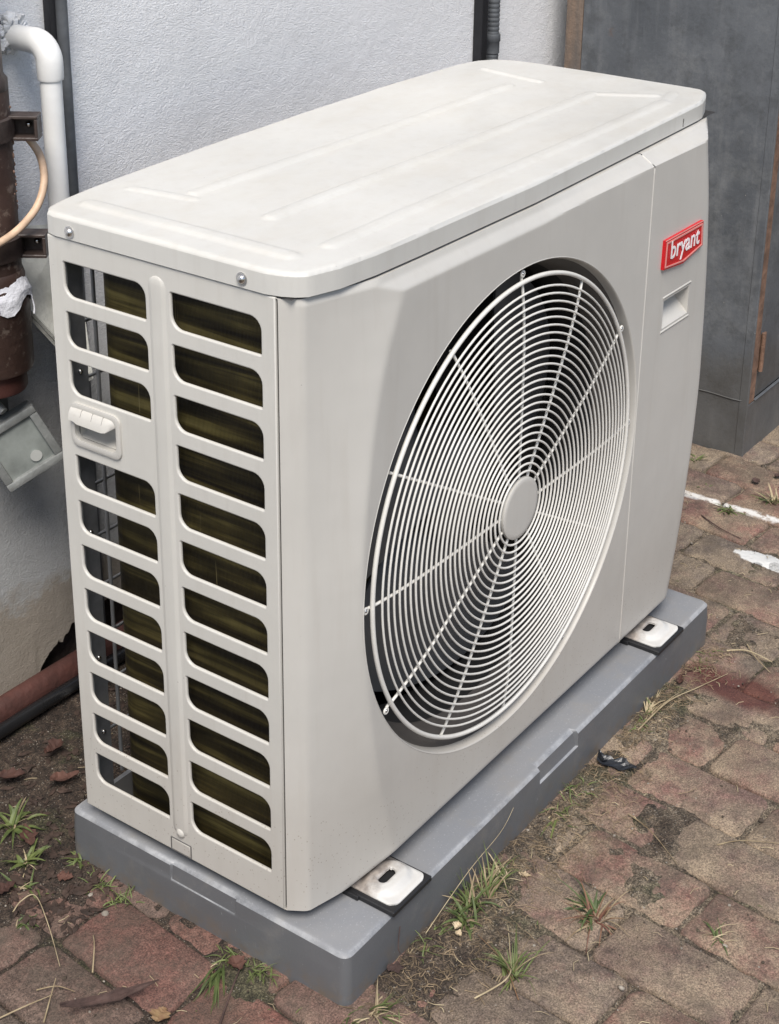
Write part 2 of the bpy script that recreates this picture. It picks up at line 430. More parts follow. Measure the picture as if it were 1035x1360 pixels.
STONE = simple('pale_chip', (.27, .24, .20), .9, 0, 60, .3, .002, 120)

# ================================================================= THE SETTING
GZ = -0.097
def gheight(x, y):
    p = Vector((x, y, 0))
    h = noise.fractal(p * 38, .7, 2.2, 6) * .0034 + noise.fractal(p * 9 + Vector((5, 2, 0)), 1, 2, 3) * .0045
    # soil drifts that bury paver edges
    a = noise.fractal(p * 4.2 + Vector((9.3, 1.7, 0)), 1, 2, 3)
    h += max(0, a - .17) * .017
    d = abs(y + .125) ; h += .0085 * math.exp(-(d / .035) ** 2) * (1 if .05 < x < .85 else .35)
    d = math.hypot((x - .22) * .8, y + .15); h += .007 * math.exp(-(d / .09) ** 2)
    if y > .27: h += min(.014, (y - .27) * .07) * (1.0 if x < 1.0 else .3)
    if -.07 < x < .0 and y > .0: h += .003
    return GZ - .0062 + h
MB_g = MB()
x0, x1, y0, y1, st = -1.0, 2.5, -1.0, .74, .0070
nx, ny = int((x1 - x0) / st), int((y1 - y0) / st)
for j in range(ny + 1):
    for i in range(nx + 1):
        x, y = x0 + i * st, y0 + j * st
        MB_g.v.append(Vector((x, y, gheight(x, y))))
for j in range(ny):
    for i in range(nx):
        a = j * (nx + 1) + i; MB_g.f.append((a, a + 1, a + nx + 2, a + nx + 1))
ground = MB_g.out('ground', SOIL, None, 180); tag(ground, 'brown gritty soil and sand lying between and over the pavers', kind='structure')
far = MB()
far.add([(-60, -80, GZ - .03), (80, -80, GZ - .03), (80, 60, GZ - .03), (-60, 60, GZ - .03)], [(0, 1, 2, 3)])
yard = far.out('yard', SOIL, None, 0); tag(yard, 'flat brown yard reaching away beyond the paving', kind='structure')

# pavers: courses run along y, tilted 5 degrees
def paver_mesh(L, W, seed):
    rnd = random.Random(seed); T = .05; b = MB()
    pts = []
    for (cx, cy, a0) in ((W / 2, L / 2, 0), (-W / 2, L / 2, 90), (-W / 2, -L / 2, 180), (W / 2, -L / 2, 270)):
        rr = rnd.uniform(.006, .017); sx = 1 if cx > 0 else -1; sy = 1 if cy > 0 else -1
        for k in range(3):
            a = math.radians(a0 + k * 45)
            pts.append((cx - sx * rr + rr * math.cos(a) + rnd.uniform(-.0012, .0012), cy - sy * rr + rr * math.sin(a) + rnd.uniform(-.0012, .0012)))
        if a0 in (0, 180): pts.append((-cx * .02 * 0 + rnd.uniform(-.01, .01), cy + rnd.uniform(-.003, .0015)))
        else: pts.append((cx + rnd.uniform(-.003, .0015), rnd.uniform(-.02, .02)))
    n = len(pts)
    for ins, z in ((0, -T), (0, -.006), (.0018, -.002), (.006, 0.0)):
        for (x, y) in pts:
            l = math.hypot(x, y); b.v.append(Vector((x * (1 - ins / l), y * (1 - ins / l), z + (rnd.uniform(-.0007, .0007) if z > -.01 else 0))))
    b.v.append(Vector((0, 0, .0004)))
    for j in range(3):
        for i in range(n): b.f.append((j * n + i, j * n + (i + 1) % n, (j + 1) * n + (i + 1) % n, (j + 1) * n + i))
    for i in range(n): b.f.append((3 * n + i, 3 * n + (i + 1) % n, 4 * n))
    me = bpy.data.meshes.new('paver'); me.from_pydata([tuple(v) for v in b.v], [], b.f); me.materials.append(PAVER)
    me.polygons.foreach_set('use_smooth', [True] * len(me.polygons)); me.set_sharp_from_angle(angle=math.radians(50)); me.update()
    return me
PW, PL = .1075, .196
variants = [paver_mesh(PL - .0045, PW - .0040, s) for s in range(7)]
jn = {0: -.275, -1: -.17, -2: -.49, -3: -.36, 1: -.16, 2: -.245, -5: .175 - .196, -6: .06}
tl = math.radians(-5)
count = 0
for cidx in range(-13, 21):
    jo = jn.get(cidx, (0.5 * (cidx % 2)) * PL + random.uniform(-.02, .02))
    for k in range(-7, 6):
        lx = .5265 + cidx * PW; ly = jo + (k + .5) * PL
        X = lx + (ly + .2) * math.sin(-tl) * 1.0; Y = ly - (lx - .5) * math.sin(-tl) * .15
        if Y > .60 or Y < -.88 or X < -.62 or X > 2.35: continue
        if .11 < X < .89 and .02 < Y < .25: continue          # wholly under the pad
        if X > .35 and Y < -.80: continue
        if X < -.5 and Y > .5: continue
        if X > 1.78 and Y > .24: continue
        me = variants[random.randrange(7)]
        o = bpy.data.objects.new('paver', me); COL.objects.link(o); o.parent = ground
        o.location = (X, Y, GZ + random.uniform(-.0022, .0016))
        o.rotation_euler = (random.uniform(-.012, .012), random.uniform(-.014, .014), tl + random.uniform(-.012, .012) + (math.pi if random.random() < .5 else 0))
        count += 1
print('pavers', count)

# ---- stucco wall with broken plaster at its foot
def wall_foot(x):
    b = GZ - .03
    if .22 < x < .62:
        t = math.sin(min(1, max(0, (x - .22) / .40)) * math.pi) ** .35
        b = -.085 + t * (.092 + .020 * noise.noise(Vector((x * 38, 0, 0))) + .010 * noise.noise(Vector((x * 140, 3, 0))))
    return b
wm = MB(); xs = []; x = -3.0
while x < 5.0:
    xs.append(x); x += .25 if (x < 0 or x > .9) else .004
xs.append(5.0); nzw = 5
zt_ = [0, .03, .2, .6, 1.0]
for x in xs:
    wf = wall_foot(x)
    wm.v.append(Vector((x, .712, wf + .004)))
    wm.v.append(Vector((x, .684, wf)))
    for t in zt_: wm.v.append(Vector((x, .68 + (.0 if t > 0 else .0015), wf + .002 + t * (3.0 - wf))))
for i in range(len(xs) - 1):
    for k in range(6): a = i * 7 + k; wm.f.append((a, a + 7, a + 8, a + 1))
fm = []
for i in range(len(xs) - 1): fm += [1, 1, 0, 0, 0, 0]
wall = mesh_obj('house_wall', wm.v, wm.f, WALL, None, 0, mats=[WALL, PLASTER], fm=fm)
tag(wall, 'rough white stucco house wall behind the heat pump, grimy at its foot', 'wall')
OFF[wall.name] = Vector((0, 0, 0))
b = MB(); b.box((-3, .712, GZ - .2), (5, .95, 3.0)); b.out('wall_core', simple('dark_wall_core', (.06, .045, .038), .95, 0, 25, .4, .004, 60), wall, 0)
# ---- red kerb tile strip and black hose at the wall foot
k = MB(); prof = []
for i in range(9):
    a = math.pi * i / 8; prof.append((.6625 + .0175 * math.cos(a), -.062 + .025 * math.sin(a)))
prof = [(.680, -.13)] + prof + [(.645, -.13)]
segs = [-1.2, -.95, -.70, -.45, -.20, .05, .30, .55, .80, 1.05, 1.30, 1.55, 1.80]
kt = thing('kerb_edging', 'row of rounded red kerb tiles along the foot of the wall', 'kerb', (0.3, .652, GZ))
for a_, b_ in zip(segs[:-1], segs[1:]):
    t = MB()
    dz = random.uniform(-.003, .003); dy = random.uniform(-.003, .003)
    for x in (a_ + .002, a_ + .006, b_ - .006, b_ - .002):
        sh = .0025 if x in (a_ + .002, b_ - .002) else 0
        for (py, pz) in prof: t.v.append(Vector((x, py + dy + (.6625 - py) * sh * 20, pz + dz - sh)))
    n = len(prof)
    for i in range(3):
        for j in range(n - 1): t.f.append((i * n + j, i * n + j + 1, (i + 1) * n + j + 1, (i + 1) * n + j))
    t.f.append(tuple(range(n))); t.f.append(tuple(range(3 * n, 4 * n))[::-1])
    t.out('tile', TILE, kt, 50)
hz = MB(); pts = []
for i in range(60):
    x = -1.2 + i * .05
    pts.append((x, .6335 + .0015 * math.sin(x * 6), -.0725 + .0012 * math.sin(x * 4 + 1)))
hz.tube(pts, .0105, 14)
hose = hz.out('hose', simple('black_hose_rubber', (.012, .012, .013), .28), None, 60)
origin_to(hose, (.3, .603, -.09)); tag(hose, 'shiny black hose lying along the foot of the wall', 'hose')

# ================================================================= EQUIPMENT PAD
def pad_outline():
    xa, xb, ya, yb, r = -.0060, 1.0045, -.1000, .373, .013
    pts = []
    def arc(cx, cy, a0):
        for k in range(6):
            a = math.radians(a0 + k * 18); pts.append((cx + r * math.cos(a), cy + r * math.sin(a), 0))
    arc(xa + r, ya + r, 180)
    for x in (.27, .300, .306, .38, .424, .430): pass
    for x, s in ((.10, 0), (.25, 0), (.40, 0), (.4465, 0), (.4490, .8), (.50, .8), (.5530, .8), (.5555, 0), (.62, 0), (.75, 0), (.9, 0)): pts.append((x, ya, s))
    arc(xb - r, ya + r, 270)
    for y in (.05, .2): pts.append((xb, y, 0))
    arc(xb - r, yb - r, 0)
    for x in (.8, .5, .2): pts.append((x, yb, 0))
    arc(xa + r, yb - r, 90)
    for y, s in ((.30, 0), (.1885, 0), (.186, .3), (.13, .3), (.0790, .3), (.0765, 0), (.0, 0)): pts.append((xa, y, s))
    return pts
pts = pad_outline(); pb = MB(); n = len(pts)
cxp, cyp = .5, .137
def inward(x, y, d):
    dx = -1 if x < .02 else (1 if x > .98 else 0); dy = -1 if y < -.08 else (1 if y > .35 else 0)
    return x - dx * d, y - dy * d
for z, ins, notch in ((-.13, 0, 0), (-.050, .0008, 0), (-.0465, .001, .0), (-.0452, .0011, .40), (-.034, .0016, .70), (-.0245, .0022, .85), (-.0214, .0050, 1), (-.0202, .0082, 1), (-.020, .0115, .9)):
    for (x, y, s) in pts:
        X, Y = inward(x, y, ins + (.0105 * notch * s)); pb.v.append(Vector((X, Y, z)))
for j in range(8):
    for i in range(n): pb.f.append((j * n + i, j * n + (i + 1) % n, (j + 1) * n + (i + 1) % n, (j + 1) * n + i))
pb.f.append(tuple(range(8 * n, 9 * n)))
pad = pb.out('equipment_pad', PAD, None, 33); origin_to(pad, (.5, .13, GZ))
tag(pad, 'grey plastic equipment pad under the heat pump, rounded edges with shallow grips', 'pad')

# ================================================================= HEAT PUMP
D = .3393; H = .80; W = 1.0280
HPU = thing('heat_pump', 'white outdoor heat pump with round fan grille and red badge standing on the grey pad', 'heat pump', (.5, .15, -.02))

def lerp_tab(tab, z):
    if z <= tab[0][0]: return tab[0][1]
    for (a, b), (c, d) in zip(tab[:-1], tab[1:]):
        if z <= c:
            t = (z - a) / (c - a); return b + (d - b) * t
    return tab[-1][1]
XL = [(0, .155), (.02, .147), (.134, .113), (.256, .091), (.36, .078), (.441, .0735), (.53, .079), (.62, .092), (.69, .108), (.73, .124), (.78, .148), (.8, .158)]
XR = [(0, .902), (.045, .917), (.149, .941), (.278, .959), (.38, .966), (.497, .961), (.597, .953), (.70, .938), (.80, .912)]
def sm_tab(tab, z): return (lerp_tab(tab, z - .03) + 2 * lerp_tab(tab, z) + lerp_tab(tab, z + .03)) / 4
def smin(a, b, k):
    h = max(k - abs(a - b), 0) / k; return min(a, b) - h * h * k * .25
def protr(x, z):
    d = .0605
    xl = sm_tab(XL, z); xr = sm_tab(XR, z)
    d = smin(d, .0255 + (x - .017) * (.035 / (xl - .017)), .0018)
    d = smin(d, x * 1.6 + .0018, .006)
    d = smin(d, .0605 - (x - xr) * (.0550 / (W - xr)), .006)
    u = max(0.0, x - .45) / .5; d = smin(d, .0435 - .019 * u + (.80 - z) * (.80 + 1.9 * u) + .9 * max(0.0, z - .7915), .0012)
    d = smin(d, .041 + z * 1.1, .006)
    d -= .45 * max(0.0, z - .7915) * min(1.0, d / .035)
    return max(d, -.0006)
FC = (.4100, 0, .3995); FR = .3335
def height_panel(name, xs, zs, hole=None, rect=None, mat=CASE_SHADED, parent=HPU):
    V = {}; b = MB()
    def P(i, j):
        if (i, j) in V: return V[(i, j)]
        x, z = xs[i], zs[j]
        if hole:
            cx, cz, r = hole; l = math.hypot(x - cx, z - cz)
            if l < r: x, z = cx + (x - cx) * r / l, cz + (z - cz) * r / l
        V[(i, j)] = len(b.v); b.v.append(Vector((x, -protr(x, z), z))); return V[(i, j)]
    for i in range(len(xs) - 1):
        for j in range(len(zs) - 1):
            cs = [(i, j), (i + 1, j), (i + 1, j + 1), (i, j + 1)]
            if hole:
                ins = [math.hypot(xs[a] - hole[0], zs[c] - hole[1]) < hole[2] for a, c in cs]
                if all(ins): continue
            if rect:
                mx = (xs[i] + xs[i + 1]) / 2; mz = (zs[j] + zs[j + 1]) / 2
                if rect[0] < mx < rect[1] and rect[2] < mz < rect[3]: continue
            b.f.append(tuple(P(a, c) for a, c in cs))
    # returned flanges round the outer boundary
    nI, nJ = len(xs) - 1, len(zs) - 1
    def flange(keys, dx, dz, dy):
        prev = None
        for kk in keys:
            if kk not in V: prev = None; continue
            a = V[kk]; v = b.v[a]; b.v.append(Vector((v.x + dx, v.y + dy, v.z + dz))); c = len(b.v) - 1
            if prev: b.f.append((prev[0], a, c, prev[1]))
            prev = (a, c)
    flange([(i, nJ) for i in range(nI + 1)], 0, .0, .012)
    flange([(i, 0) for i in range(nI + 1)], 0, 0, .02)
    flange([(nI, j) for j in range(nJ + 1)], 0, 0, .012)
    return b.out(name, mat, parent, 28)
def frange(a, b, st):
    n = max(1, round((b - a) / st)); return [a + (b - a) * i / n for i in range(n + 1)]
XSPLIT = .7465
xs = [.0006, .002, .0035, .005, .007, .009, .011, .013, .015, .018] + frange(.021, XSPLIT - .0012, .004)
zs = frange(.0, .03, .003)[:-1] + frange(.03, .765, .004)[:-1] + frange(.765, .799, .002)
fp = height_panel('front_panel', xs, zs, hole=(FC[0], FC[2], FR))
PK = (.8085, .8935, .5235, .5675)
xs = frange(XSPLIT + .0012, PK[0], .004)[:-1] + frange(PK[0], PK[1], .004)[:-1] + frange(PK[1], 1.0280, .004)
zs = frange(.0, .03, .003)[:-1] + frange(.03, PK[2], .004)[:-1] + frange(PK[2], PK[3], .004)[:-1] + frange(PK[3], .765, .004)[:-1] + frange(.765, .799, .002)
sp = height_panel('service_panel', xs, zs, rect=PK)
# seam bead
b = MB(); b.tube([(XSPLIT, -protr(XSPLIT, z) + .0006, z) for z in frange(.004, .797, .008)], .0017, 8); b.out('panel_joint', CASE_SHADED, HPU, 60)
# grip pocket
g = MB(); yb = -.0605
x0_, x1_, z0_, z1_ = PK
g.add([(x0_, yb, z0_), (x1_, yb, z0_), (x1_, yb, z1_), (x0_, yb, z1_), (x0_ + .002, yb + .030, z1_ - .012), (x1_ - .002, yb + .030, z1_ - .012), (x1_ - .002, yb + .026, z1_ - .001), (x0_ + .002, yb + .026, z1_ - .001)],
      [(0, 1, 5, 4), (4, 5, 6, 7), (2, 3, 7, 6), (1, 2, 6, 5), (0, 4, 7, 3)])
g.out('grip_pocket', CASE_SHADED, sp, 20)
g = MB()
lip = [(x0_ - .004, z0_ - .005), (x1_ + .004, z0_ - .005), (x1_ + .004, z1_ + .005), (x0_ - .004, z1_ + .005)]
g.tube([(x, yb + .0004, z) for x, z in lip[:2]], .0018, 8); g.out('pocket_lip', CASE_SHADED, sp, 60)
g = MB(); g.tube([(x, yb + .0004, z) for x, z in lip[2:]], .0018, 8); g.out('pocket_lip', CASE_SHADED, sp, 60)
# bell mouth, lip ring
b = MB(); b.lathe_y(FC, [(FR + .0012, -.0600), (FR + .0002, -.0610), (FR - .0008, -.0606), (FR - .0016, -.0585), (FR - .0024, -.0540), (FR - .0040, -.0480)], 128)
b.out('fan_rim', CASE_SHADED, HPU, 60)
b = MB(); b.lathe_y(FC, [(FR - .0041, -.0479), (FR - .0070, -.041), (FR - .012, -.032), (FR - .0165, -.016), (FR - .0175, .004)], 128)
b.out('fan_shroud', SHROUD, HPU, 60)
b = MB(); b.lathe_y(FC, [(FR - .0176, .003), (FR - .018, .04), (FR - .012, .075), (FR + .01, .095), (FR + .03, .10)], 96)
b.out('fan_orifice', DEEP, HPU, 60)

# ---- fan guard
def gy(r):      # slightly domed plane of the guard
    t = r / .313; return -.0665 + .0085 * t ** 6
gd = MB(); gd.ring((FC[0], -.0575, FC[2]), .3125, .0031, 'y', 160, 10)
guard = gd.out('fan_guard', WIRE, HPU, 60)
NR = 25; RO = .2970
for i in range(NR):
    r = .0505 + i * (RO - .0505) / (NR - 1)
    b = MB(); b.ring((FC[0], gy(r), FC[2]), r, .00155, 'y', 128, 7); b.out('ring', WIRE, guard, 60)
for a in range(0, 360, 30):
    b = MB(); ca, sa = math.cos(math.radians(a)), math.sin(math.radians(a)); pp = []
    for r in (.038, .08, .15, .22, .27, .300, .309): pp.append((FC[0] + r * ca, gy(r) + .0038, FC[2] + r * sa))
    pp.append((FC[0] + .313 * ca, -.0535, FC[2] + .313 * sa))
    if a % 60 == 30 or a == 180 or a == 0:
        pp.append((FC[0] + .319 * ca, -.053, FC[2] + .319 * sa))
    b.tube(pp, .0020, 8)
    b.out('spoke', WIRE, guard, 60)
for a in (90, 180, 30, 0, 300, 210):
    ca, sa = math.cos(math.radians(a)), math.sin(math.radians(a)); c = (FC[0] + .3225 * ca, -.055, FC[2] + .3225 * sa)
    b = MB(); b.ring(c, .0036, .0015, 'y', 20, 8); b.out('screw_eye', WIRE, guard, 60)
    b = MB(); b.lathe_y((c[0], 0, c[2]), [(.0001, -.0570), (.0016, -.0567), (.0023, -.0555), (.0023, -.052)], 14); b.out('guard_screw', CHROME, guard, 60)
b = MB(); b.lathe_y(FC, [(.0001, -.0692), (.036, -.0691), (.0415, -.0689), (.0428, -.0680), (.0430, -.064), (.040, -.061), (.0001, -.0605)], 64)
b.out('hub_plate', CASE_SHADED, guard, 45)

# ---- fan, motor
fan = MB(); fan.lathe_y(FC, [(.0001, .015), (.06, .018), (.072, .026), (.074, .085), (.06, .09)], 48); fan = fan.out('fan', BLADE, HPU, 50)
for kx in range(3):
    bl = MB(); nr_, na = 10, 14
    for i in range(nr_ + 1):
        r = .068 + i * (.300 - .068) / nr_
        for j in range(na + 1):
            t = j / na; wdt = math.radians(62 + 26 * math.sin(i / nr_ * 2.6)); a = math.radians(kx * 120 + 20) + (t - .5) * wdt + .25 * (i / nr_) ** 1.6
            y = .085 - .075 * t * (1 - .35 * i / nr_) - .012 * math.sin(t * math.pi)
            for q_ in (0,): bl.v.append(Vector((FC[0] + r * math.cos(a), y, FC[2] + r * math.sin(a))))
    m_ = na + 1
    for i in range(nr_):
        for j in range(na): a = i * m_ + j; bl.f.append((a, a + 1, a + m_ + 1, a + m_))
    nv = len(bl.v)
    bl.v += [v + Vector((0, .003, 0)) for v in bl.v]
    bl.f += [tuple(q + nv for q in f)[::-1] for f in list(bl.f)]
    bl.out('blade', BLADE, fan, 80)
b = MB(); b.box((FC[0] - .02, .12, .01), (FC[0] + .02, .15, .79), .002); b.box((FC[0] - .05, .095, FC[2] - .05), (FC[0] + .05, .16, FC[2] + .05), .01); b.out('motor_mount', DARK, HPU)

# ---- side panel (x = 0): a sheet with pressed louvre openings
def curve_panel(name, outline, holes, to3, thick, bev, mat, parent):
    cu = bpy.data.curves.new(name, 'CURVE'); cu.dimensions = '2D'; cu.fill_mode = 'BOTH'
    cu.extrude = max(.0002, thick / 2 - bev); cu.bevel_depth = bev; cu.bevel_resolution = 2
    cu.offset = -bev
    for poly in [outline] + holes:
        sp_ = cu.splines.new('POLY'); sp_.points.add(len(poly) - 1); sp_.use_cyclic_u = True
        for i, (u, v) in enumerate(poly): sp_.points[i].co = (u, v, 0, 1)
    ob = bpy.data.objects.new('tmp', cu); COL.objects.link(ob)
    dg = bpy.context.evaluated_depsgraph_get(); me = bpy.data.meshes.new_from_object(ob.evaluated_get(dg))
    vs = [Vector(to3(v.co.x, v.co.y, v.co.z)) for v in me.vertices]; fs = [tuple(p.vertices) for p in me.polygons]
    bpy.data.objects.remove(ob); bpy.data.curves.remove(cu); bpy.data.meshes.remove(me)
    return mesh_obj(name, vs, fs, mat, parent, 35)
def rpoly(y0, y1, z0, z1, radii, n=7):   # corners: (y0,z0) (y1,z0) (y1,z1) (y0,z1)
    P = []
    for (cy, cz, a0, r) in ((y0, z0, 180, radii[0]), (y1, z0, 270, radii[1]), (y1, z1, 0, radii[2]), (y0, z1, 90, radii[3])):
        sy = 1 if cy == y0 else -1; sz = 1 if cz == z0 else -1
        for k in range(n):
            a = math.radians(a0 + 90 * k / (n - 1)); P.append((cy + sy * r + r * math.cos(a), cz + sz * r + r * math.sin(a)))
    return P
Y1, Y2, Y3, Y4, ZT, PIT, HS = .1499, .0206, .3176, .1886, .7720, .0620, .0423
holes = []
for kx in range(12):
    zt = ZT - kx * PIT
    # near edge is small y; sharp corners: far-top and near-bottom, round: near-top and far-bottom
    holes.append(rpoly(Y2, Y1, zt - HS, zt, (.002, .0155, .002, .0155)))
    if kx != 3: holes.append(rpoly(Y4, Y3, zt - HS, zt, (.002, .0155, .002, .0155)))
HP = rpoly(.243, .313, .548, .590, (.008, .008, .008, .008)); holes.append(HP)
outl = [(.0004, -.001), (D + .002, -.001), (D + .002, .8005), (.0004, .8005)]
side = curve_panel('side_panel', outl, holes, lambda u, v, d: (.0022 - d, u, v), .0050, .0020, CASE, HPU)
# vertical pressed bead between the louvre columns
b = MB()
pr = [(-.0135, 0.0), (-.011, -.0006), (-.0085, -.0019), (-.0065, -.0021), (.0065, -.0021), (.0085, -.0019), (.011, -.0006), (.0135, 0.0)]
rows = [(.030, .35), (.034, .85), (.040, 1)] + [(z, 1) for z in frange(.06, .765, .05)] + [(.776, 1), (.782, .85), (.786, .4), (.787, .05)]
for (z, s) in rows:
    for (dy, dx) in pr: b.v.append(Vector((-.0002 + dx * (1 if s == 1 else s), .1695 + dy * s, z)))
m_ = len(pr)
for i in range(len(rows) - 1):
    for j in range(m_ - 1): a = i * m_ + j; b.f.append((a, a + 1, a + m_ + 1, a + m_))
b.out('pressed_bead', CASE, side, 60)
b = MB(); b.lathe((0, 0, 0), [(.0001, .0045), (.004, .004), (.0065, .002), (.0075, 0)], 20, Matrix.Translation((-.0003, .1695, .034)) @ Matrix.Rotation(-math.pi / 2, 4, 'Y')); b.out('bead_foot', CASE, side, 60)
# stamped tab at the panel foot
b = MB(); fr = [(.153, .001), (.187, .001), (.187, .020), (.153, .020)]
for i in range(4):
    a, c = fr[i], fr[(i + 1) % 4]; b.tube([(-.0004, a[0], a[1]), (-.0004, c[0], c[1])], .0009, 6)
b.out('stamped_tab', SEAM, side)
b = MB(); b.box((-.0014, .1545, .0025), (-.0002, .1855, .0185), .0004, 1); b.out('tab_plate', CASE_SHADED, side)
# moulded carry handle
hd = MB()
ring_o = rpoly(.237, .319, .540, .597, (.011,) * 4); ring_i = rpoly(.2435, .3125, .5485, .5895, (.008,) * 4)
nn = len(ring_o)
for pl, x in ((ring_o, -.0004), (ring_o, -.0032), ([((a[0] * .5 + c[0] * .5), (a[1] * .5 + c[1] * .5)) for a, c in zip(ring_o, ring_i)], -.0046), (ring_i, -.0036), (ring_i, .004)):
    for (y, z) in pl: hd.v.append(Vector((x, y, z)))
for j in range(4):
    for i in range(nn): hd.f.append((j * nn + i, j * nn + (i + 1) % nn, (j + 1) * nn + (i + 1) % nn, (j + 1) * nn + i))
handle = hd.out('handle', CASE_SHADED, side, 50)
hd = MB()   # cup and its curled lip
cup = []
for (x, z) in ((.004, .5490), (.014, .552), (.022, .560), (.024, .572), (.020, .583), (.006, .5890)):
    for y in (.2445, .3115): cup.append((x, y, z))
hd.add(cup, [(2 * i, 2 * i + 1, 2 * i + 3, 2 * i + 2) for i in range(5)])
hd.add([(x, .2445, z) for (x, z) in ((.004, .5490), (.014, .552), (.022, .560), (.024, .572), (.020, .583), (.006, .5890))], [(0, 1, 2, 3, 4, 5)])
hd.add([(x, .3115, z) for (x, z) in ((.004, .5490), (.014, .552), (.022, .560), (.024, .572), (.020, .583), (.006, .5890))], [(5, 4, 3, 2, 1, 0)])
hd.out('cup', CASE_SHADED, handle, 50)
hd = MB(); nn = 14; prof = [(-.001, .5915), (-.006, .5895), (-.0100, .5835), (-.0120, .5745), (-.0105, .5738), (-.0082, .5825), (-.0045, .5878), (.001, .5895)]
for i in range(nn + 1):
    t = i / nn; y = .2435 + t * (.3155 - .2435)
    e = min(1, math.sin(max(.02, min(t, 1 - t) * 5) * math.pi / 2)) if min(t, 1 - t) < .2 else 1
    e = max(e, .15) if t < .5 else max(e, .85)
    for (x, z) in prof: hd.v.append(Vector((x * e - .0005, y, .5900 + (z - .5900) * (.4 + .6 * e))))
m_ = len(prof)
for i in range(nn):
    for j in range(m_ - 1): a = i * m_ + j; hd.f.append((a, a + 1, a + m_ + 1, a + m_))
hd.f.append(tuple(range(m_))); hd.f.append(tuple(range(nn * m_, nn * m_ + m_))[::-1])
hd.out('grip_lip', CASE_SHADED, handle, 45)
for y in (.262, .279, .297):
    b = MB(); b.tube([(-.0035, y, .5915), (-.0068, y - .001, .5890), (-.0104, y - .002, .5835)], .0003, 6); b.out('grip_rib', SEAM, handle)

# ---- top cover
LO = [(-.0025, .012), (.002, -.006), (.009, -.020), (.018, -.0295), (.058, -.0405), (.115, -.0455), (.20, -.0465), (.45, -.0455), (.73, -.034), (.955, -.0235), (.974, -.0212), (.9785, -.020), (1.012, -.0082), (1.030, .000), (1.040, .012), (1.0425, .030), (1.043, .06),
      (1.042, .30), (1.037, .345), (1.022, .378), (.995, .395), (.95, .404), (.74, .408), (.54, .403), (.37, .393), (.18, .377), (.09, .366), (.040, .358), (.012, .350), (.001, .340), (-.0025, .325)]
LOv = [Vector(p) for p in LO]
def lid_dist(x, y):
    p = Vector((x, y)); best = 1e9; bp = None; inside = True
    for i in range(len(LOv)):
        a = LOv[i]; c = LOv[(i + 1) % len(LOv)]; e = c - a; t = max(0, min(1, (p - a).dot(e) / e.dot(e))); q = a + e * t; d = (p - q).length
        if d < best: best = d; bp = q
        if e.x * (p.y - a.y) - e.y * (p.x - a.x) < 0: inside = False
    return (best if inside else -best), bp
RIBS = [((.151, .250), (.871, .258), .009, .0030), ((.138, .120), (.905, .130), .010, .0032), ((.100, .006), (.924, .020), .010, .0024), ((.047, .318), (.047, .020), .012, .0028), ((.122, .322), (.134, .236), .008, .0018),
        ((.945, .345), (.925, .235), .008, .0024), ((.905, .130), (.955, .050), .009, .0022), ((.924, .020), (.985, .035), .008, .0016)]
def ribh(x, y):
    h = 0
    for (a, c, wd, ht) in RIBS:
        ax, ay = a; ex, ey = c[0] - ax, c[1] - ay; t = max(0, min(1, ((x - ax) * ex + (y - ay) * ey) / (ex * ex + ey * ey)))
        d = math.hypot(x - ax - ex * t, y - ay - ey * t) / wd
        if d < 1.5:
            s = 1 - min(1, max(0, (d - .45) / .85)); h = max(h, ht * s * s * (3 - 2 * s))
    return h
ld = MB(); st = .0028; V = {}
xa, ya = -.008, -.052; ni, nj = int(1.056 / st), int(.468 / st)
DI = {}
for i in range(ni + 1):
    for j in range(nj + 1):
        x, y = xa + i * st, ya + j * st
        if .02 < x < .98 and -.02 < y < .34: DI[(i, j)] = (.02, None)
        else: DI[(i, j)] = lid_dist(x, y)
BV = .0056
def LV(i, j):
    if (i, j) in V: return V[(i, j)]
    x, y = xa + i * st, ya + j * st; d, bp = DI[(i, j)]
    if d < .0: x, y = bp.x, bp.y; d = 0
    z = .829 + ribh(x, y) + .0009 * math.sin(x * 7 + y * 3) + .0006 * noise.noise(Vector((x * 9, y * 9, 0)))
    if d < BV: t = 1 - d / BV; z -= BV * (1 - math.sqrt(max(0, 1 - t * t)))
    V[(i, j)] = len(ld.v); ld.v.append(Vector((x, y, z))); return V[(i, j)]
for i in range(ni):
    for j in range(nj):
        cs = [(i, j), (i + 1, j), (i + 1, j + 1), (i, j + 1)]
        if all(DI[c][0] <= 0 for c in cs): continue
        ld.f.append(tuple(LV(*c) for c in cs))
base = len(ld.v)
dense = []
for i in range(len(LOv)):
    a, c = LOv[i], LOv[(i + 1) % len(LOv)]
    for k in range(4): dense.append(a + (c - a) * k / 4)
for z in (.829 - BV + .0012, .8022): ld.v += [Vector((p.x, p.y, z)) for p in dense]
ld.v += [Vector((.5 + (p.x - .5) * .996, .17 + (p.y - .17) * .99, .8030)) for p in dense]
nd = len(dense)
for r_ in range(2):
    for i in range(nd): ld.f.append((base + r_ * nd + i, base + r_ * nd + (i + 1) % nd, base + (r_ + 1) * nd + (i + 1) % nd, base + (r_ + 1) * nd + i))
lid = ld.out('top_cover', COVER_LIT, HPU, 42)
b = MB(); b.add([(.002, -.02, .801), (W, -.02, .801), (W, .345, .801), (.002, .338, .801)], [(0, 1, 2, 3)]); b.out('cover_lining', DARK, HPU, 0)
for (y, z) in ((.3005, .8115), (.0430, .8125)):
    rot = Matrix.Translation((-.0025, y, z)) @ Matrix.Rotation(-math.pi / 2, 4, 'Y')
    b = MB(); b.lathe((0, 0, 0), [(.0001, .0052), (.0022, .0050), (.0042, .0038), (.0052, .0018), (.0054, .0012), (.0074, .0010), (.0074, 0)], 20, rot)
    s_ = b.out('screw', CHROME, HPU, 50)
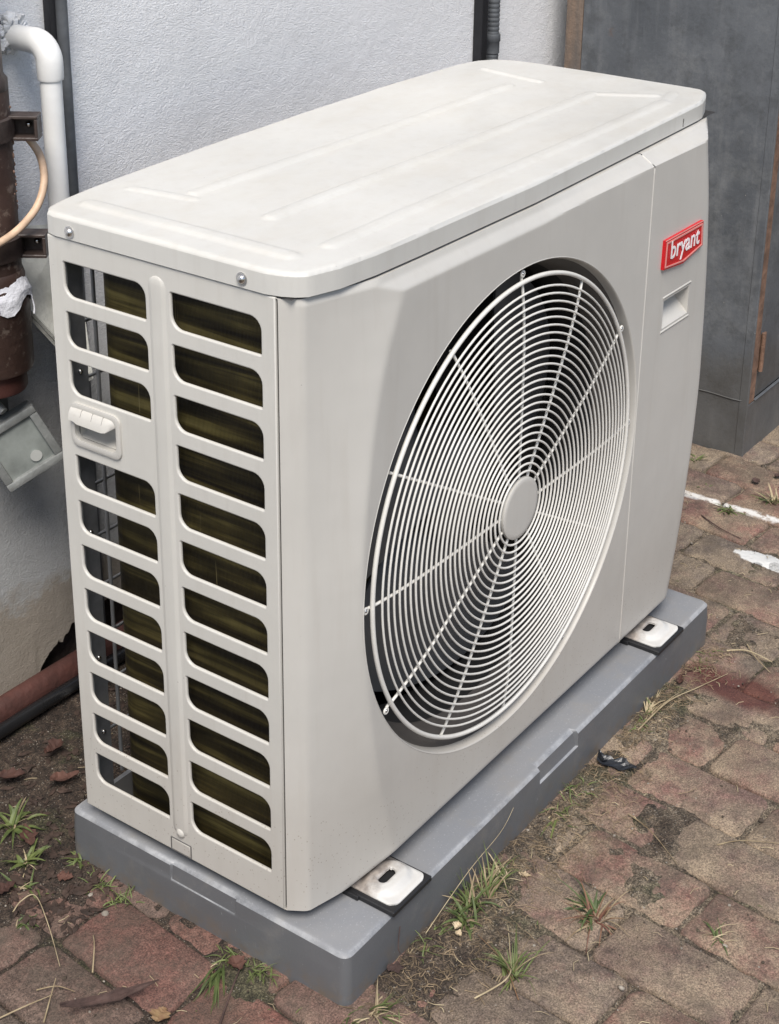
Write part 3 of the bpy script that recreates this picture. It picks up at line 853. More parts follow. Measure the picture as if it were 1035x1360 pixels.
b = MB(); b.box((.856, -.0470, .8235), (.8575, -.0460, .8285)); b.box((.8560, -.0470, .8165), (.8566, -.0460, .824)); b.out('cover_nick', SEAM, lid)

# ---- coil (runs up the side then round the rear corner)
cp = [(.024, .012)] + [(.024, y) for y in frange(.04, .262, .03)]
for k in range(1, 8):
    a = math.radians(180 - k * 12.857); cp.append((.064 + .040 * math.cos(a), .262 + .040 * math.sin(a)))
cp += [(x, .302) for x in frange(.10, .72, .1)]
cb = MB(); nn = len(cp); TH = .022
def nrm(i):
    a = Vector(cp[max(0, i - 1)]); c = Vector(cp[min(nn - 1, i + 1)]); t = (c - a).normalized(); return Vector((t.y, -t.x))
for z in (.006, .795):
    for i, p in enumerate(cp): cb.v.append(Vector((p[0], p[1], z)))
    for i, p in enumerate(cp): q = Vector(p) + nrm(i) * TH; cb.v.append(Vector((q.x, q.y, z)))
for i in range(nn - 1):
    cb.f.append((i, i + 1, 2 * nn + i + 1, 2 * nn + i)); cb.f.append((nn + i, 2 * nn + nn + i, 2 * nn + nn + i + 1, nn + i + 1))
cb.f.append((0, 2 * nn, 3 * nn, nn)); cb.f.append((nn - 1, 2 * nn - 1, 4 * nn - 1, 3 * nn - 1))
cb.out('coil', COIL, HPU, 60)
# ---- carcass: post, rear plates, base pan, inner bulkhead
b = MB(); b.box((.0035, .3335, .004), (.044, .3365, .797), .0008, 1); b.box((.0035, .318, .004), (.0058, .3335, .797)); b.out('corner_post', POSTG, HPU, 20)
for z in (.62, .40, .215, .10):
    b = MB(); b.lathe_y((.030, 0, z), [(.0001, .330), (.0025, .3305), (.0034, .332), (.0034, .3335)], 12); b.out('post_screw', CHROME, HPU, 50)
b = MB(); b.box((.012, -.012, .0015), (W - .012, .332, .010), .002); b.box((XSPLIT + .01, -.02, .01), (XSPLIT + .014, .30, .795)); b.box((.74, .330, .01), (W - .01, .335, .795)); b.out('base_pan', DARK, HPU, 20)
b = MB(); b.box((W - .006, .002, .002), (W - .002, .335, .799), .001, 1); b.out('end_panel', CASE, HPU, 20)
b = MB(); b.box((.0045, .0005, .004), (.006, .014, .797)); b.out('inner_flange', DARK, HPU, 20)
# ---- rear wire guard
rg = thing_ = MB(); rg.tube([(.054, .348, .793), (.70, .348, .793)], .0022, 8); rguard = rg.out('rear_guard', GREYP, HPU, 60)
WG = simple('guard_wire_grey', (.22, .225, .23), .45, .3)
for x in (.075, .15, .225, .30, .40, .50, .60, .70):
    b = MB(); b.tube([(x, .350, .004), (x, .350, .793)], .0026, 8); b.out('wire', WG, rguard, 60)
z = .745
while z > .02:
    b = MB(); b.tube([(.052, .346, z), (.058, .3535, z), (.70, .3535, z)], .0022, 8); b.out('wire', WG, rguard, 60); z -= .074
# ---- badge
def onf(u, v, d): return (u, -.0605 - d, v)
BO = [(.7905, .6655), (.9145, .6655), (.9185, .6255), (.8545, .6145), (.7895, .6215)]
cxb = sum(p[0] for p in BO) / 5; czb = sum(p[1] for p in BO) / 5
def ins(P, f, g_): return [(cxb + (x - cxb) * f, czb + (z - czb) * g_) for x, z in P]
b = MB(); b.prism(BO, onf, 0, .0045); badge = b.out('badge', RED, sp, 20)
b = MB(); o1, i1 = ins(BO, .945, .87), ins(BO, .905, .78)
for k in range(5):
    a, c, d, e = o1[k], o1[(k + 1) % 5], i1[(k + 1) % 5], i1[k]; b.prism([a, c, d, e], onf, .0046, .0056)
b.out('badge_border', REDL, badge, 20)
b = MB(); a, c = BO[0], BO[1]
b.prism([(a[0], a[1] - .0012), (c[0], c[1] - .0012), c, a], onf, .0046, .0052); b.out('badge_edge', REDL, badge, 20)
fc = bpy.data.curves.new('t', 'FONT'); fc.body = 'bryant'; fc.size = .034; fc.extrude = .0003; fc.offset = .0003; fc.align_x = 'CENTER'; fc.resolution_u = 3
ft = bpy.data.objects.new('t', fc); COL.objects.link(ft); dg = bpy.context.evaluated_depsgraph_get(); me = bpy.data.meshes.new_from_object(ft.evaluated_get(dg))
xs_ = [v.co.x for v in me.vertices]; wtx = max(xs_) - min(xs_); mxx = (max(xs_) + min(xs_)) / 2
vs = [Vector((.8555 + (v.co.x - mxx) * .094 / wtx, -.0605 - .0056 - v.co.z,   .6335 + v.co.y * 1.16)) for v in me.vertices]
mesh_obj('lettering', vs, [tuple(p.vertices) for p in me.polygons], WHITE, badge, 0)
bpy.data.objects.remove(ft); bpy.data.curves.remove(fc)

# ---- mounting feet and rubber mats
def foot(x0f, x1f, lab):
    yf0, yf1 = -.0990, .03
    fb = MB(); xs2 = frange(x0f, x1f, .0018); ys2 = frange(yf0, yf1, .0018); cxf = (x0f + x1f) / 2; cyf = -.0615
    idx = {}
    def F(i, j):
        if (i, j) in idx: return idx[(i, j)]
        x, y = xs2[i], ys2[j]
        r = .013                                   # round the two front corners
        for cx_, sx in ((x0f + r, -1), (x1f - r, 1)):
            dx, dy = x - cx_, y - (yf0 + r)
            if dx * sx > 0 and dy < 0 and math.hypot(dx, dy) > r: l = math.hypot(dx, dy); x, y = cx_ + dx * r / l, yf0 + r + dy * r / l
        qx = max(cxf - .0085, min(cxf + .0085, x)); vx, vy = x - qx, y - cyf; l = math.hypot(vx, vy)
        if l < .0062:
            if l < 1e-5: vy, l = 1e-5, 1e-5
            x, y = qx + vx * .0062 / l, cyf + vy * .0062 / l
        du = max(0, abs(x - cxf) - .0085); l = math.hypot(du, y - cyf)
        t = max(0, min(1, (.030 - l) / .012)); z = -.0095 + .0058 * t * t * (3 - 2 * t)
        if l < .0085: z -= (.0085 - l) * .8
        e = min(x - x0f, x1f - x, y - yf0); 
        if e < .004: z -= (.004 - e) ** 2 * 90
        idx[(i, j)] = len(fb.v); fb.v.append(Vector((x, y, z))); return idx[(i, j)]
    for i in range(len(xs2) - 1):
        for j in range(len(ys2) - 1):
            mx, my = (xs2[i] + xs2[i + 1]) / 2, (ys2[j] + ys2[j + 1]) / 2
            du = max(0, abs(mx - cxf) - .0085)
            if math.hypot(du, my - cyf) < .0062: continue
            fb.f.append((F(i, j), F(i + 1, j), F(i + 1, j + 1), F(i, j + 1)))
    # thickness
    me = len(fb.v); fb.v += [v - Vector((0, 0, .0022)) for v in fb.v]; fb.f += [tuple(q + me for q in f)[::-1] for f in list(fb.f)]
    n0 = len(xs2); bnd = [(i, 0) for i in range(n0)]
    for i in range(n0 - 1): a, c = idx[(i, 0)], idx[(i + 1, 0)]; fb.f.append((a, a + me, c + me, c))
    for j in range(len(ys2) - 1):
        for ii in (0, n0 - 1): a, c = idx[(ii, j)], idx[(ii, j + 1)]; fb.f.append((a, c, c + me, a + me))
    fb.out('mounting_foot', FOOT, HPU, 50)
    r = MB(); r.box((x0f - .007, -.1035, -.0199), (x1f + .004, .02, -.0122), .0012, 1)
    r.box((x0f - .010, -.050, -.0198), (x0f - .004, .02, -.0125), .001, 1)
    ro = r.out('rubber_mat', RUBBER, None, 30); origin_to(ro, ((x0f + x1f) / 2, -.04, -.02)); tag(ro, lab, 'rubber mat', 'black rubber mats under the feet of the heat pump')
def mat_foot():
    m = NM('white_foot_enamel')
    x, y, z = m.xyz()
    c = m.mix(1.0, (.60, .59, .56), m.ramp(m.noise(30, 5), (.3, .88), (.7, 1.04)), 'MULTIPLY')
    rr = m.math('ADD', y, m.math('MULTIPLY', m.noise(55, 6, .75), .045))
    rust = m.ramp(m.math('ADD', rr, .2), (.150, 0.0), (.172, 1.0))
    c = m.mix(m.math('MULTIPLY', rust, .75), c, m.ramp(m.noise(80, 4), (.35, (.10, .07, .055)), (.65, (.33, .27, .22))))
    m.col(c); m.rough(.28); m.bump(m.noise(150, 3), .0002); return m.m
FOOT = mat_foot()
foot(.0915, .1645, 'black rubber mat under the foot nearest the pad corner')
foot(.8085, .8870, 'black rubber mat under the far foot below the service panel')

# ================================================================= CABINET
cab = thing('metal_cabinet', 'tall weathered grey steel cabinet with rusty frame at the far end of the wall', 'cabinet', (1.9, .4, GZ))
CX0, CY0, CTOP = 1.695, .148, 1.75
b = MB(); b.box((CX0, CY0 + .001, GZ - .01), (CX0 + .003, .585, CTOP), .0008, 1); b.out('end_sheet', CAB, cab, 20)
b = MB(); b.box((CX0 + .0005, .586, GZ - .01), (CX0 + .03, .626, CTOP), .003, 2); b.out('rear_post', POST, cab, 30)
b = MB(); b.box((CX0 + .035, .60, GZ), (2.55, .64, CTOP)); b.box((2.547, CY0 + .01, GZ), (2.55, .60, CTOP)); b.box((CX0, CY0, CTOP), (2.55, .64, CTOP + .004)); b.out('back_sheets', CAB, cab, 20)
b = MB(); b.box((CX0 - .0015, CY0 - .002, GZ - .004), (CX0 + .006, CY0 + .018, CTOP), .0015, 1); b.out('corner_angle', CAB, cab, 30)
b = MB(); b.box((CX0 + .0065, CY0 - .0012, .02), (CX0 + .034, CY0 + .02, CTOP), .0015, 1); b.out('rusty_stile', RUST, cab, 30)
b = MB(); b.box((CX0 + .0065, CY0 - .001, GZ - .004), (2.54, CY0 + .002, .0185), .0012, 1); b.out('plinth_sheet', CAB, cab, 30)
dr = MB(); dr.box((CX0 + .0360, CY0 + .003, .0225), (2.53, CY0 + .008, CTOP - .03), .002, 2); door = dr.out('door', CAB, cab, 30)
b = MB(); b.box((CX0 + .035, CY0 - .0035, .0187), (2.53, CY0 + .003, .0222), .001, 1); b.out('door_ledge', GREYP, cab, 30)
for z0h in (.085, .9):
    b = MB(); b.tube([(CX0 + .043, CY0 - .004, z0h), (CX0 + .043, CY0 - .004, z0h + .058)], .0048, 12); b.tube([(CX0 + .043, CY0 - .004, z0h + .059), (CX0 + .043, CY0 - .004, z0h + .085)], .0044, 12)
    b.box((CX0 + .043, CY0 - .001, z0h), (CX0 + .066, CY0 + .0035, z0h + .08)); b.out('hinge', RUST, door, 40)
b = MB(); pr_ = [(CX0 - .0012, y, .028 + .001 * math.sin(y * 60)) for y in frange(.16, .58, .02)]; b.tube(pr_, .0013, 6); b.out('weld_seam', CAB, cab, 60)

# ================================================================= PIPES ON THE WALL
def quarter(c, r0, a, bdir, n=10):
    c, a, bdir = Vector(c), Vector(a), Vector(bdir)
    return [c + a * r0 * math.cos(t) + bdir * r0 * math.sin(t) for t in [math.pi / 2 * i / n for i in range(n + 1)]]
pv = thing('pvc_pipe', 'white plastic pipe with an elbow turning into the wall', 'pipe', (.255, .603, GZ))
px_, py_ = .2560, .6000
b = MB(); b.tube([(px_, py_, GZ), (px_, py_, .912)], .0148, 28); b.out('pipe', PVC, pv, 50)
eb = MB(); path = [(px_, py_, .8985), (px_, py_, .902), (px_, py_, .922)] + quarter((px_ - .0, py_ + .026, .922), .026, (0, -1, 0), (0, 0, 1), 8)[1:] + [(px_, py_ + .045, .948), (px_, .70, .948)]
eb.tube(path, .017, 28, rs=[.0168, .0178] + [.0180] * (len(path) - 4) + [.0170, .0170]); eb.out('elbow', PVC, pv, 50)
b = MB()
rnd = random.Random(9)
for i in range(70):
    a = rnd.uniform(0, 6.28); R_ = rnd.uniform(.017, .029); q = bmesh.new(); bmesh.ops.create_icosphere(q, subdivisions=2, radius=rnd.uniform(.0035, .0075))
    for v in q.verts: v.co *= 1 + .9 * noise.noise(v.co * 230 + Vector((i, 3, 0)))
    b.bm(q, Matrix.Translation((px_ + R_ * math.cos(a), .674 - rnd.uniform(0, .008), .951 + R_ * math.sin(a) * .8)))
pc = b.out('mortar_collar', simple('rough_white_mortar', (.66, .67, .68), .95, 0, 50, .2, .003, 140), wall, 60); tag(pc, kind='stuff')

b = MB(); b.box((.3215, .6655, GZ), (.3325, .6785, 2.2), .001, 2); t = b.out('downpipe', BLACKP, None, 30); origin_to(t, (.325, .665, GZ)); tag(t, 'square black downpipe fixed to the wall behind the white plastic pipe', 'pipe')
b = MB(); b.tube([(.3430, .6660, GZ), (.3430, .6660, 2.2)], .0092, 20); t = b.out('conduit', GREYP, None, 60); origin_to(t, (.3430, .6660, GZ)); tag(t, 'smooth grey conduit running down beside the black downpipe, near the white elbow', 'conduit')
b = MB(); b.box((1.424, .658, GZ), (1.444, .679, 2.2), .0015, 2); t = b.out('downpipe', BLACKP, None, 30); origin_to(t, (1.43, .66, GZ)); tag(t, 'black pipe on the wall just above the far rear corner of the top cover', 'pipe')
cn = thing('conduit', 'grey corrugated conduit with a coupling beside the cabinet end of the wall', 'conduit', (1.492, .66, GZ))
b = MB(); prof = []; z = .70
while z < 2.2: prof += [(.0112, z), (.0122, z + .002), (.0122, z + .006), (.0112, z + .008)]; z += .009
b.lathe((1.474, .664, 0), prof, 24); b.out('corrugated_tube', GREYP, cn, 50)
b = MB(); b.lathe((1.474, .664, 0), [(.001, .766), (.0142, .766), (.0150, .764), (.0150, .752), (.0135, .750), (.0135, .728), (.0118, .726), (.0118, GZ)], 28); b.out('coupling', GREYP, cn, 40)

bp = thing('drain_pipe', 'fat brown drain pipe with clamps at the left edge', 'pipe', (.135, .62, GZ))
BXc, BYc = .134, .619
def bpipe(name, prof, n=48, mat=BROWN):
    b = MB(); b.lathe((BXc, BYc, 0), prof, n); return b.out(name, mat, bp, 45)
bpipe('pipe', [(.049, .62), (.049, .905)])
bpipe('collar', [(.0525, .622), (.0525, .652), (.0500, .660), (.049, .661)])
bpipe('coupling', [(.048, .516), (.0545, .518), (.0560, .523), (.0560, .612), (.0572, .614), (.0572, .622), (.0552, .624), (.0550, .640), (.052, .642)])
bpipe('lower_pipe', [(.0005, .486), (.043, .486), (.045, .490), (.045, .52)], mat=simple('red_brown_pipe', (.075, .028, .022), .6, 0, 15, .3, .001, 60))
bpipe('upper_band', [(.044, .902), (.0475, .900), (.0490, .906), (.0490, .918), (.046, .922), (.044, .926), (.0435, 1.6)], mat=BRK)
for zc in (.855, .694):
    b = MB(); b.lathe((BXc, BYc, 0), [(.0495, zc - .016), (.0535, zc - .014), (.0535, zc + .014), (.0495, zc + .016)], 48); cl = b.out('clamp', BRK, bp, 40)
    # open channel ear that reaches towards the room, mouth facing out
    ex = MB(); o_ = Vector((BXc + .036, BYc - .040, zc)); ux = Vector((.58, -.81, 0)).normalized(); vy = Vector((.81, .58, 0)).normalized()
    mt = Matrix((ux, vy, Vector((0, 0, 1)))).transposed().to_4x4(); mt.translation = o_
    ex.box((-.016, -.012, .012), (.032, .016, .0165), .001, 1, mt); ex.box((-.016, -.012, -.0165), (.032, .016, -.012), .001, 1, mt)
    ex.box((.0275, -.0118, -.0119), (.0318, .0158, .0119), .0006, 1, mt); ex.box((-.016, .012, -.0119), (.0275, .0158, .0119), 0, 1, mt)
    ex.out('clamp_ear', BRK, cl, 35)
    sc_ = MB(); sc_.bm((lambda q: (bmesh.ops.create_icosphere(q, subdivisions=2, radius=.0045), q)[1])(bmesh.new()), mt @ Matrix.Translation((.016, .010, .001))); sc_.out('clamp_screw', CHROME, cl, 80)
# raised casting marks on the brown pipe
cm = MB(); rnd = random.Random(21)
for i in range(46):
    z = rnd.uniform(.665, .89); a = math.radians(-38 + rnd.gauss(0, 9)); q = bmesh.new(); bmesh.ops.create_icosphere(q, subdivisions=1, radius=rnd.uniform(.0012, .0030))
    cm.bm(q, Matrix.Translation((BXc + .0493 * math.cos(a), BYc + .0493 * math.sin(a), z)) @ Matrix.Diagonal((.7, .7, rnd.uniform(.6, 2.0), 1)))
mk = cm.out('paint_specks', simple('dried_paint_speck', (.24, .15, .11), .7), bp, 60); tag(mk, kind='stuff')
# cable
def bez(P, n=14):
    P = [Vector(p) for p in P]; out = []
    for i in range(len(P) - 1):
        p0, p1, p2, p3 = P[max(0, i - 1)], P[i], P[i + 1], P[min(len(P) - 1, i + 2)]
        for k in range(n):
            t = k / n; out.append(.5 * ((2 * p1) + (p2 - p0) * t + (2 * p0 - 5 * p1 + 4 * p2 - p3) * t * t + (3 * p1 - p0 - 3 * p2 + p3) * t ** 3))
    out.append(P[-1]); return out
b = MB(); b.tube(bez([(.188, .592, .845), (.197, .585, .832), (.205, .574, .808), (.202, .566, .778), (.185, .560, .752), (.160, .556, .735), (.125, .552, .722), (.08, .556, .712), (.03, .58, .705)]), .0052, 12)
t = b.out('cable', CABLE, None, 80); origin_to(t, (.19, .58, .84)); tag(t, 'cream cable looping from the upper pipe clamp round the brown pipe', 'cable')
# rag tied round the coupling
b = MB(); R0 = .0635; rows_ = []
for i in range(9):
    for j in range(14):
        a = math.radians(-115 + j * 9.5); z = .650 - i * .0042 * (1 + .25 * math.sin(j * .9)) - .004 * math.cos(j * .7)
        rr = .0520 + .0075 * min(1, i / 4) + .0012 * math.sin(i * 2 + j * 1.7)
        b.v.append(Vector((BXc + rr * math.cos(a), BYc + rr * math.sin(a), z)))
for i in range(8):
    for j in range(13): a = i * 14 + j; b.f.append((a, a + 1, a + 15, a + 14))
nv = len(b.v)
b.tube(bez([(BXc + .036, BYc - .047, .622), (BXc + .038, BYc - .049, .606), (BXc + .036, BYc - .050, .596)], 6), .0013, 6)
t = b.out('rag', RAG, None, 80); origin_to(t, (BXc, BYc, .63)); tag(t, 'torn white rag wrapped round the top of the brown pipe coupling', 'rag')
# pale board leaning behind the pipe
b = MB()
q_ = [Vector((.196, .655, .690)), Vector((.330, .660, .640)), Vector((.330, .585, .470)), Vector((.150, .592, .612))]
A_, B_, C_, D_ = Vector((.185, .668, .668)), Vector((.36, .668, .668)), Vector((.36, .583, .530)), Vector((.178, .583, .585))
A_, B_, C_, D_ = Vector((.150, .672, .700)), Vector((.345, .672, .660)), Vector((.262, .560, .470)), Vector((.180, .600, .602))
nrm_ = (B_ - A_).cross(D_ - A_).normalized()
if nrm_.y > 0: nrm_ = -nrm_
vv = [A_, B_, C_, D_]; b.v = [v.copy() for v in vv] + [v - nrm_ * .006 for v in vv] + [v - nrm_ * .007 for v in vv] + [v - nrm_ * .013 for v in vv]
b.f = [(0, 1, 2, 3), (7, 6, 5, 4), (0, 4, 5, 1), (1, 5, 6, 2), (2, 6, 7, 3), (3, 7, 4, 0), (8, 9, 10, 11), (15, 14, 13, 12), (8, 12, 13, 9), (9, 13, 14, 10), (10, 14, 15, 11), (11, 15, 12, 8)]
t = b.out('board', BOARD, None, 20); origin_to(t, (.26, .62, .55)); tag(t, 'pale flat board leaning between the brown pipe and the heat pump', 'board')

# ---- floodlight
fl = thing('floodlight', 'grey floodlight with dusty glass, tilted, hung low on the wall below the brown pipe', 'floodlight', (.15, .60, .39))
T, R_, B_ = Vector((.168, .60, .458)), Vector((.222, .60, .361)), Vector((.140, .60, .324))
Cc = (T + B_) / 2
cu_ = Vector((-1.192068, -.998232, 1.385388)); fn = ((cu_ - Cc).normalized() + Vector((.0, -.25, -.35))).normalized()
e1 = (R_ - T); e1 = (e1 - fn * e1.dot(fn)).normalized(); e2 = fn.cross(e1)
if e2.dot(B_ - R_) < 0: e2 = -e2
mt = Matrix((e1, e2, e1.cross(e2))).transposed().to_4x4(); mt.translation = Cc
sgn = 1 if e1.cross(e2).dot(fn) > 0 else -1
def fz(a, c): return (min(a * sgn, c * sgn), max(a * sgn, c * sgn))
h1, h2 = .046, .044
def fbox(mb, x0, y0, x1, y1, za, zb, bv): lo, hi = fz(za, zb); mb.box((x0, y0, lo), (x1, y1, hi), bv, 2, mt)
b = MB(); fbox(b, -h1, -h2, h1, h2, -.030, -.004, .004); b.out('housing', LAMPF, fl, 40)
b = MB(); fw = .010
fbox(b, -h1 - .002, -h2 - .002, -h1 + fw, h2 + .002, -.004, .008, .002); fbox(b, h1 - fw, -h2 - .002, h1 + .002, h2 + .002, -.004, .008, .002)
fbox(b, -h1 + fw, -h2 - .002, h1 - fw, -h2 + fw, -.004, .0075, .002); fbox(b, -h1 + fw, h2 - fw, h1 - fw, h2 + .002, -.004, .0075, .002); b.out('frame', LAMPF, fl, 40)
b = MB(); fbox(b, -h1 + fw, -h2 + fw, h1 - fw, h2 - fw, -.003, .001, 0); b.out('glass', LAMPG, fl, 0)
b = MB(); b.v = []; q = bmesh.new(); bmesh.ops.create_cone(q, segments=24, radius1=.0085, radius2=.0075, depth=.003, cap_ends=True); b.bm(q, mt @ Matrix.Translation((.022, -.012 , .0022 * sgn))); b.out('sensor_lens', simple('cloudy_lens', (.42, .43, .41), .2), fl, 40)
for kx in range(5):
    b = MB(); fbox(b, -h1 + .008 + kx * .019, -h2 + .004, -h1 + .011 + kx * .019, h2 - .004, -.044, -.030, .0008); b.out('cooling_fin', LAMPF, fl, 40)
b = MB(); b.tube([(.13, .60, .455), (.128, .63, .475), (.125, .675, .485)], .006, 10); b.out('bracket_arm', LAMPF, fl, 60)
jb = MB(); jb.box((.085, .632, .430), (.168, .679, .492), .005, 2); t = jb.out('junction_box', simple('dark_grey_box', (.09, .092, .092), .6), None, 40); origin_to(t, (.125, .679, .46)); tag(t, 'small dark grey junction box on the wall above the floodlight', 'junction box')

# ================================================================= WEEDS, LEAVES, TWIGS, STONES
def blade(mb, base, az, L, lean, wd, curl=1.0, n=6, twist=0.0):
    base = Vector(base); d = Vector((math.cos(az), math.sin(az), 0)); s_ = Vector((-math.sin(az), math.cos(az), 0)); p = base.copy(); el = math.pi / 2 - lean
    nb = len(mb.v)
    for i in range(n + 1):
        t = i / n; wv = wd * (1 - t) ** .7 * (.6 + .8 * math.sin(min(1, t * 1.6 + .25) * math.pi / 2)) * .5 + .0001
        sd_ = (s_ * math.cos(twist * t) + Vector((0, 0, 1)) * math.sin(twist * t))
        mb.v.append(p - sd_ * wv); mb.v.append(p + Vector((0, 0, -wv * .35))); mb.v.append(p + sd_ * wv)
        p = p + (d * math.cos(el) + Vector((0, 0, 1)) * math.sin(el)) * (L / n); el -= curl * lean / n * 1.7
        if p.z < base.z + .001 and i > 1: p.z = base.z + .001; el = max(el, 0)
    for i in range(n):
        a = nb + i * 3; mb.f.append((a, a + 1, a + 4, a + 3)); mb.f.append((a + 1, a + 2, a + 5, a + 4))
def tuft(x, y, n, L, wd, label, mat=GRASS, az=None, spread=math.pi, lean=(.4, 1.1), seed=0, cat='weed', group='weeds growing between the pavers', name='weed', dead=0):
    n = int(n * 1.9); L *= .88; wd *= .62; rnd = random.Random(seed * 7 + 3); z = max(gheight(x, y), GZ - .002) - .001; g_ = MB(); dd = MB()
    for i in range(n):
        a = rnd.uniform(0, 2 * math.pi) if az is None else math.radians(az) + rnd.uniform(-spread, spread) / 2
        tgt = dd if rnd.random() < dead else g_
        blade(tgt, (x + rnd.gauss(0, .005), y + rnd.gauss(0, .005), z), a, L * rnd.uniform(.5, 1.1), rnd.uniform(*lean), (wd if tgt is g_ else min(wd, .0022)) * rnd.uniform(.5, 1.3), rnd.uniform(.3, 1.7), 6, rnd.uniform(-.9, .9))
    for i in range(max(5, n // 3)):
        blade(dd, (x + rnd.gauss(0, .009), y + rnd.gauss(0, .009), z), rnd.uniform(0, 6.28), rnd.uniform(.008, .03), rnd.uniform(1.1, 1.5), .0012, .6, 4)
    r = thing(name, label, cat, (x, y, z), group)
    if g_.v: g_.out('green_leaves' if mat is GRASS else 'leaves', mat, r, 0)
    if dd.v: dd.out('dry_stalks', STRAW, r, 0)
    return r
tuft(-.018, .470, 13, .062, .011, 'broad-leaved weed by the wall, at the left edge behind the pad', seed=1, dead=.2)
tuft(-.060, .405, 9, .050, .009, 'bigger weed left of the pad corner among dark litter', seed=2, dead=.35)
tuft(-.090, .372, 7, .036, .006, 'leaning weed at the left edge above the bent straw', seed=3, dead=.5)
tuft(-.130, .323, 22, .022, .006, 'low green cushion weed on the paver joint, far left', seed=4, lean=(.8, 1.3))
tuft(-.012, .352, 9, .032, .007, 'small weed against the rear left corner of the pad', seed=5, lean=(.7, 1.3))
tuft(-.045, .070, 10, .075, .0042, 'long grass blades sprawling from under the left side of the pad', az=205, spread=.8, lean=(.9, 1.35), seed=6)
tuft(.008, -.128, 18, .055, .0035, 'grass tuft at the front foot of the pad corner', az=-60, spread=3.4, lean=(.5, 1.3), seed=7, dead=.45)
tuft(-.016, -.112, 12, .045, .0035, 'thin grass below the nearest pad corner, left one', az=-110, spread=3, lean=(.6, 1.3), seed=8, dead=.5)
tuft(.225, -.130, 20, .060, .0048, 'green grass tuft against the pad beside the near foot', seed=9, lean=(.3, 1.1), dead=.15)
tuft(.198, -.138, 10, .048, .0060, 'short broad weed by the pad below the curled pale leaf', seed=10, lean=(.3, 1.1))
tuft(.162, -.232, 20, .075, .0042, 'spiky bright grass tuft standing alone on the soil in front of the pad', seed=11, lean=(.25, 1.0), dead=.25)
tuft(.255, -.135, 14, .075, .0036, 'wispy grass leaning on the side of the pad', az=20, spread=1.6, lean=(.4, 1.2), seed=12, dead=.4)
tuft(.305, -.268, 16, .070, .0042, 'reddish grass tuft with drying stalks in the middle of the pavers', mat=REDST, seed=13, lean=(.4, 1.15), dead=.2)
tuft(.322, -.255, 12, .070, .0055, 'green side shoots beside the reddish grass tuft', az=120, spread=4.0, lean=(.6, 1.25), seed=14)
tuft(.375, -.412, 7, .045, .0035, 'sparse sprig with brown stems on the right hand pavers', seed=15, lean=(.5, 1.2), dead=.4)
tuft(.455, -.122, 7, .105, .0042, 'long flat grass blades lying along the pad edge', az=190, spread=.35, lean=(1.15, 1.4), seed=16, dead=.2)
tuft(1.455, .070, 24, .038, .0050, 'yellow green tuft growing through the white paint stroke', seed=17, lean=(.6, 1.3), dead=.1)
tuft(1.540, .010, 34, .055, .0045, 'bushy grass patch in front of the grey cabinet, right edge', seed=18, lean=(.4, 1.2), dead=.4)
tuft(1.620, .215, 12, .030, .0050, 'small green weed at the foot of the cabinet beside the heat pump', seed=19, lean=(.6, 1.3))
tuft(.755, -.115, 10, .095, .0035, 'dry curling grass against the far half of the pad', mat=STRAW, az=10, spread=1.2, lean=(1.0, 1.4), seed=20)
tuft(.30, -.128, 9, .055, .0035, 'thin pale grass at the pad foot between the two grass tufts', seed=21, lean=(.6, 1.3), dead=.6)
tuft(1.52, .15, 7, .022, .0045, 'tiny dark green weed between cabinet and white stroke', seed=22, lean=(.7, 1.3))

def leaf(x, y, L, W_, az, label, mat=LEAF, curl=.3, dz=.004, name='leaf', cat='leaf', group='fallen leaves and scraps', tilt=0.0, seed=0):
    L *= .85; b = MB(); n, m_ = 10, 4; rnd = random.Random(seed)
    for i in range(n + 1):
        t = i / n; wv = W_ * .5 * math.sin(math.pi * min(.98, max(.03, t)) ** .85) ** .7 * (1 + .38 * rnd.uniform(-1, 1))
        for j in range(m_ + 1):
            s_ = j / m_ * 2 - 1; b.v.append(Vector(((t - .5) * L, s_ * wv, curl * (abs(s_) ** 1.6 * wv * .9 + (t - .5) ** 2 * L * .8) + .0012 * rnd.uniform(-1, 1))))
    for i in range(n):
        for j in range(m_): a = i * (m_ + 1) + j; b.f.append((a, a + 1, a + m_ + 2, a + m_ + 1))
    nv = len(b.v); b.v += [v - Vector((0, 0, .0006)) for v in b.v]; b.f += [tuple(q + nv for q in f)[::-1] for f in list(b.f)]
    o = b.out(name, mat, None, 0); z = max(gheight(x, y), GZ); o.location = (x, y, z + dz); o.rotation_euler = (tilt, 0, math.radians(az)); tag(o, label, cat, group); return o
leaf(-.050, .338, .026, .016, -60, 'dark red brown oval leaf on the paver left of the pad', curl=.15, seed=1)
leaf(-.168, .138, .140, .013, -34, 'long curled strip of dry bark at the bottom left', mat=BARK, curl=.9, dz=.010, name='bark_strip', cat='bark', seed=2, tilt=.5)
leaf(-.035, .050, .030, .020, 70, 'curled brown leaf beside the bottom of the pad', curl=.7, seed=3, dz=.006)
leaf(-.146, .075, .026, .022, 20, 'olive brown leaf scrap at the bottom left of the picture', mat=REDST, curl=.3, seed=4)
leaf(.322, -.152, .020, .009, -70, 'pale dry leaf lying on the soil before the near foot', mat=LEAFP, curl=.4, seed=5)
leaf(.178, -.138, .015, .012, 10, 'crumpled cream scrap against the pad', mat=LEAFP, curl=1.0, seed=6, dz=.006)
leaf(.170, -.145, .012, .009, 80, 'smaller cream scrap touching the crumpled one', mat=LEAFP, curl=1.0, seed=7, dz=.005)
leaf(.078, -.112, .026, .012, -50, 'pinkish brown leaf at the foot of the pad near the corner', mat=BARK, curl=.5, seed=8, dz=.008, tilt=.5)
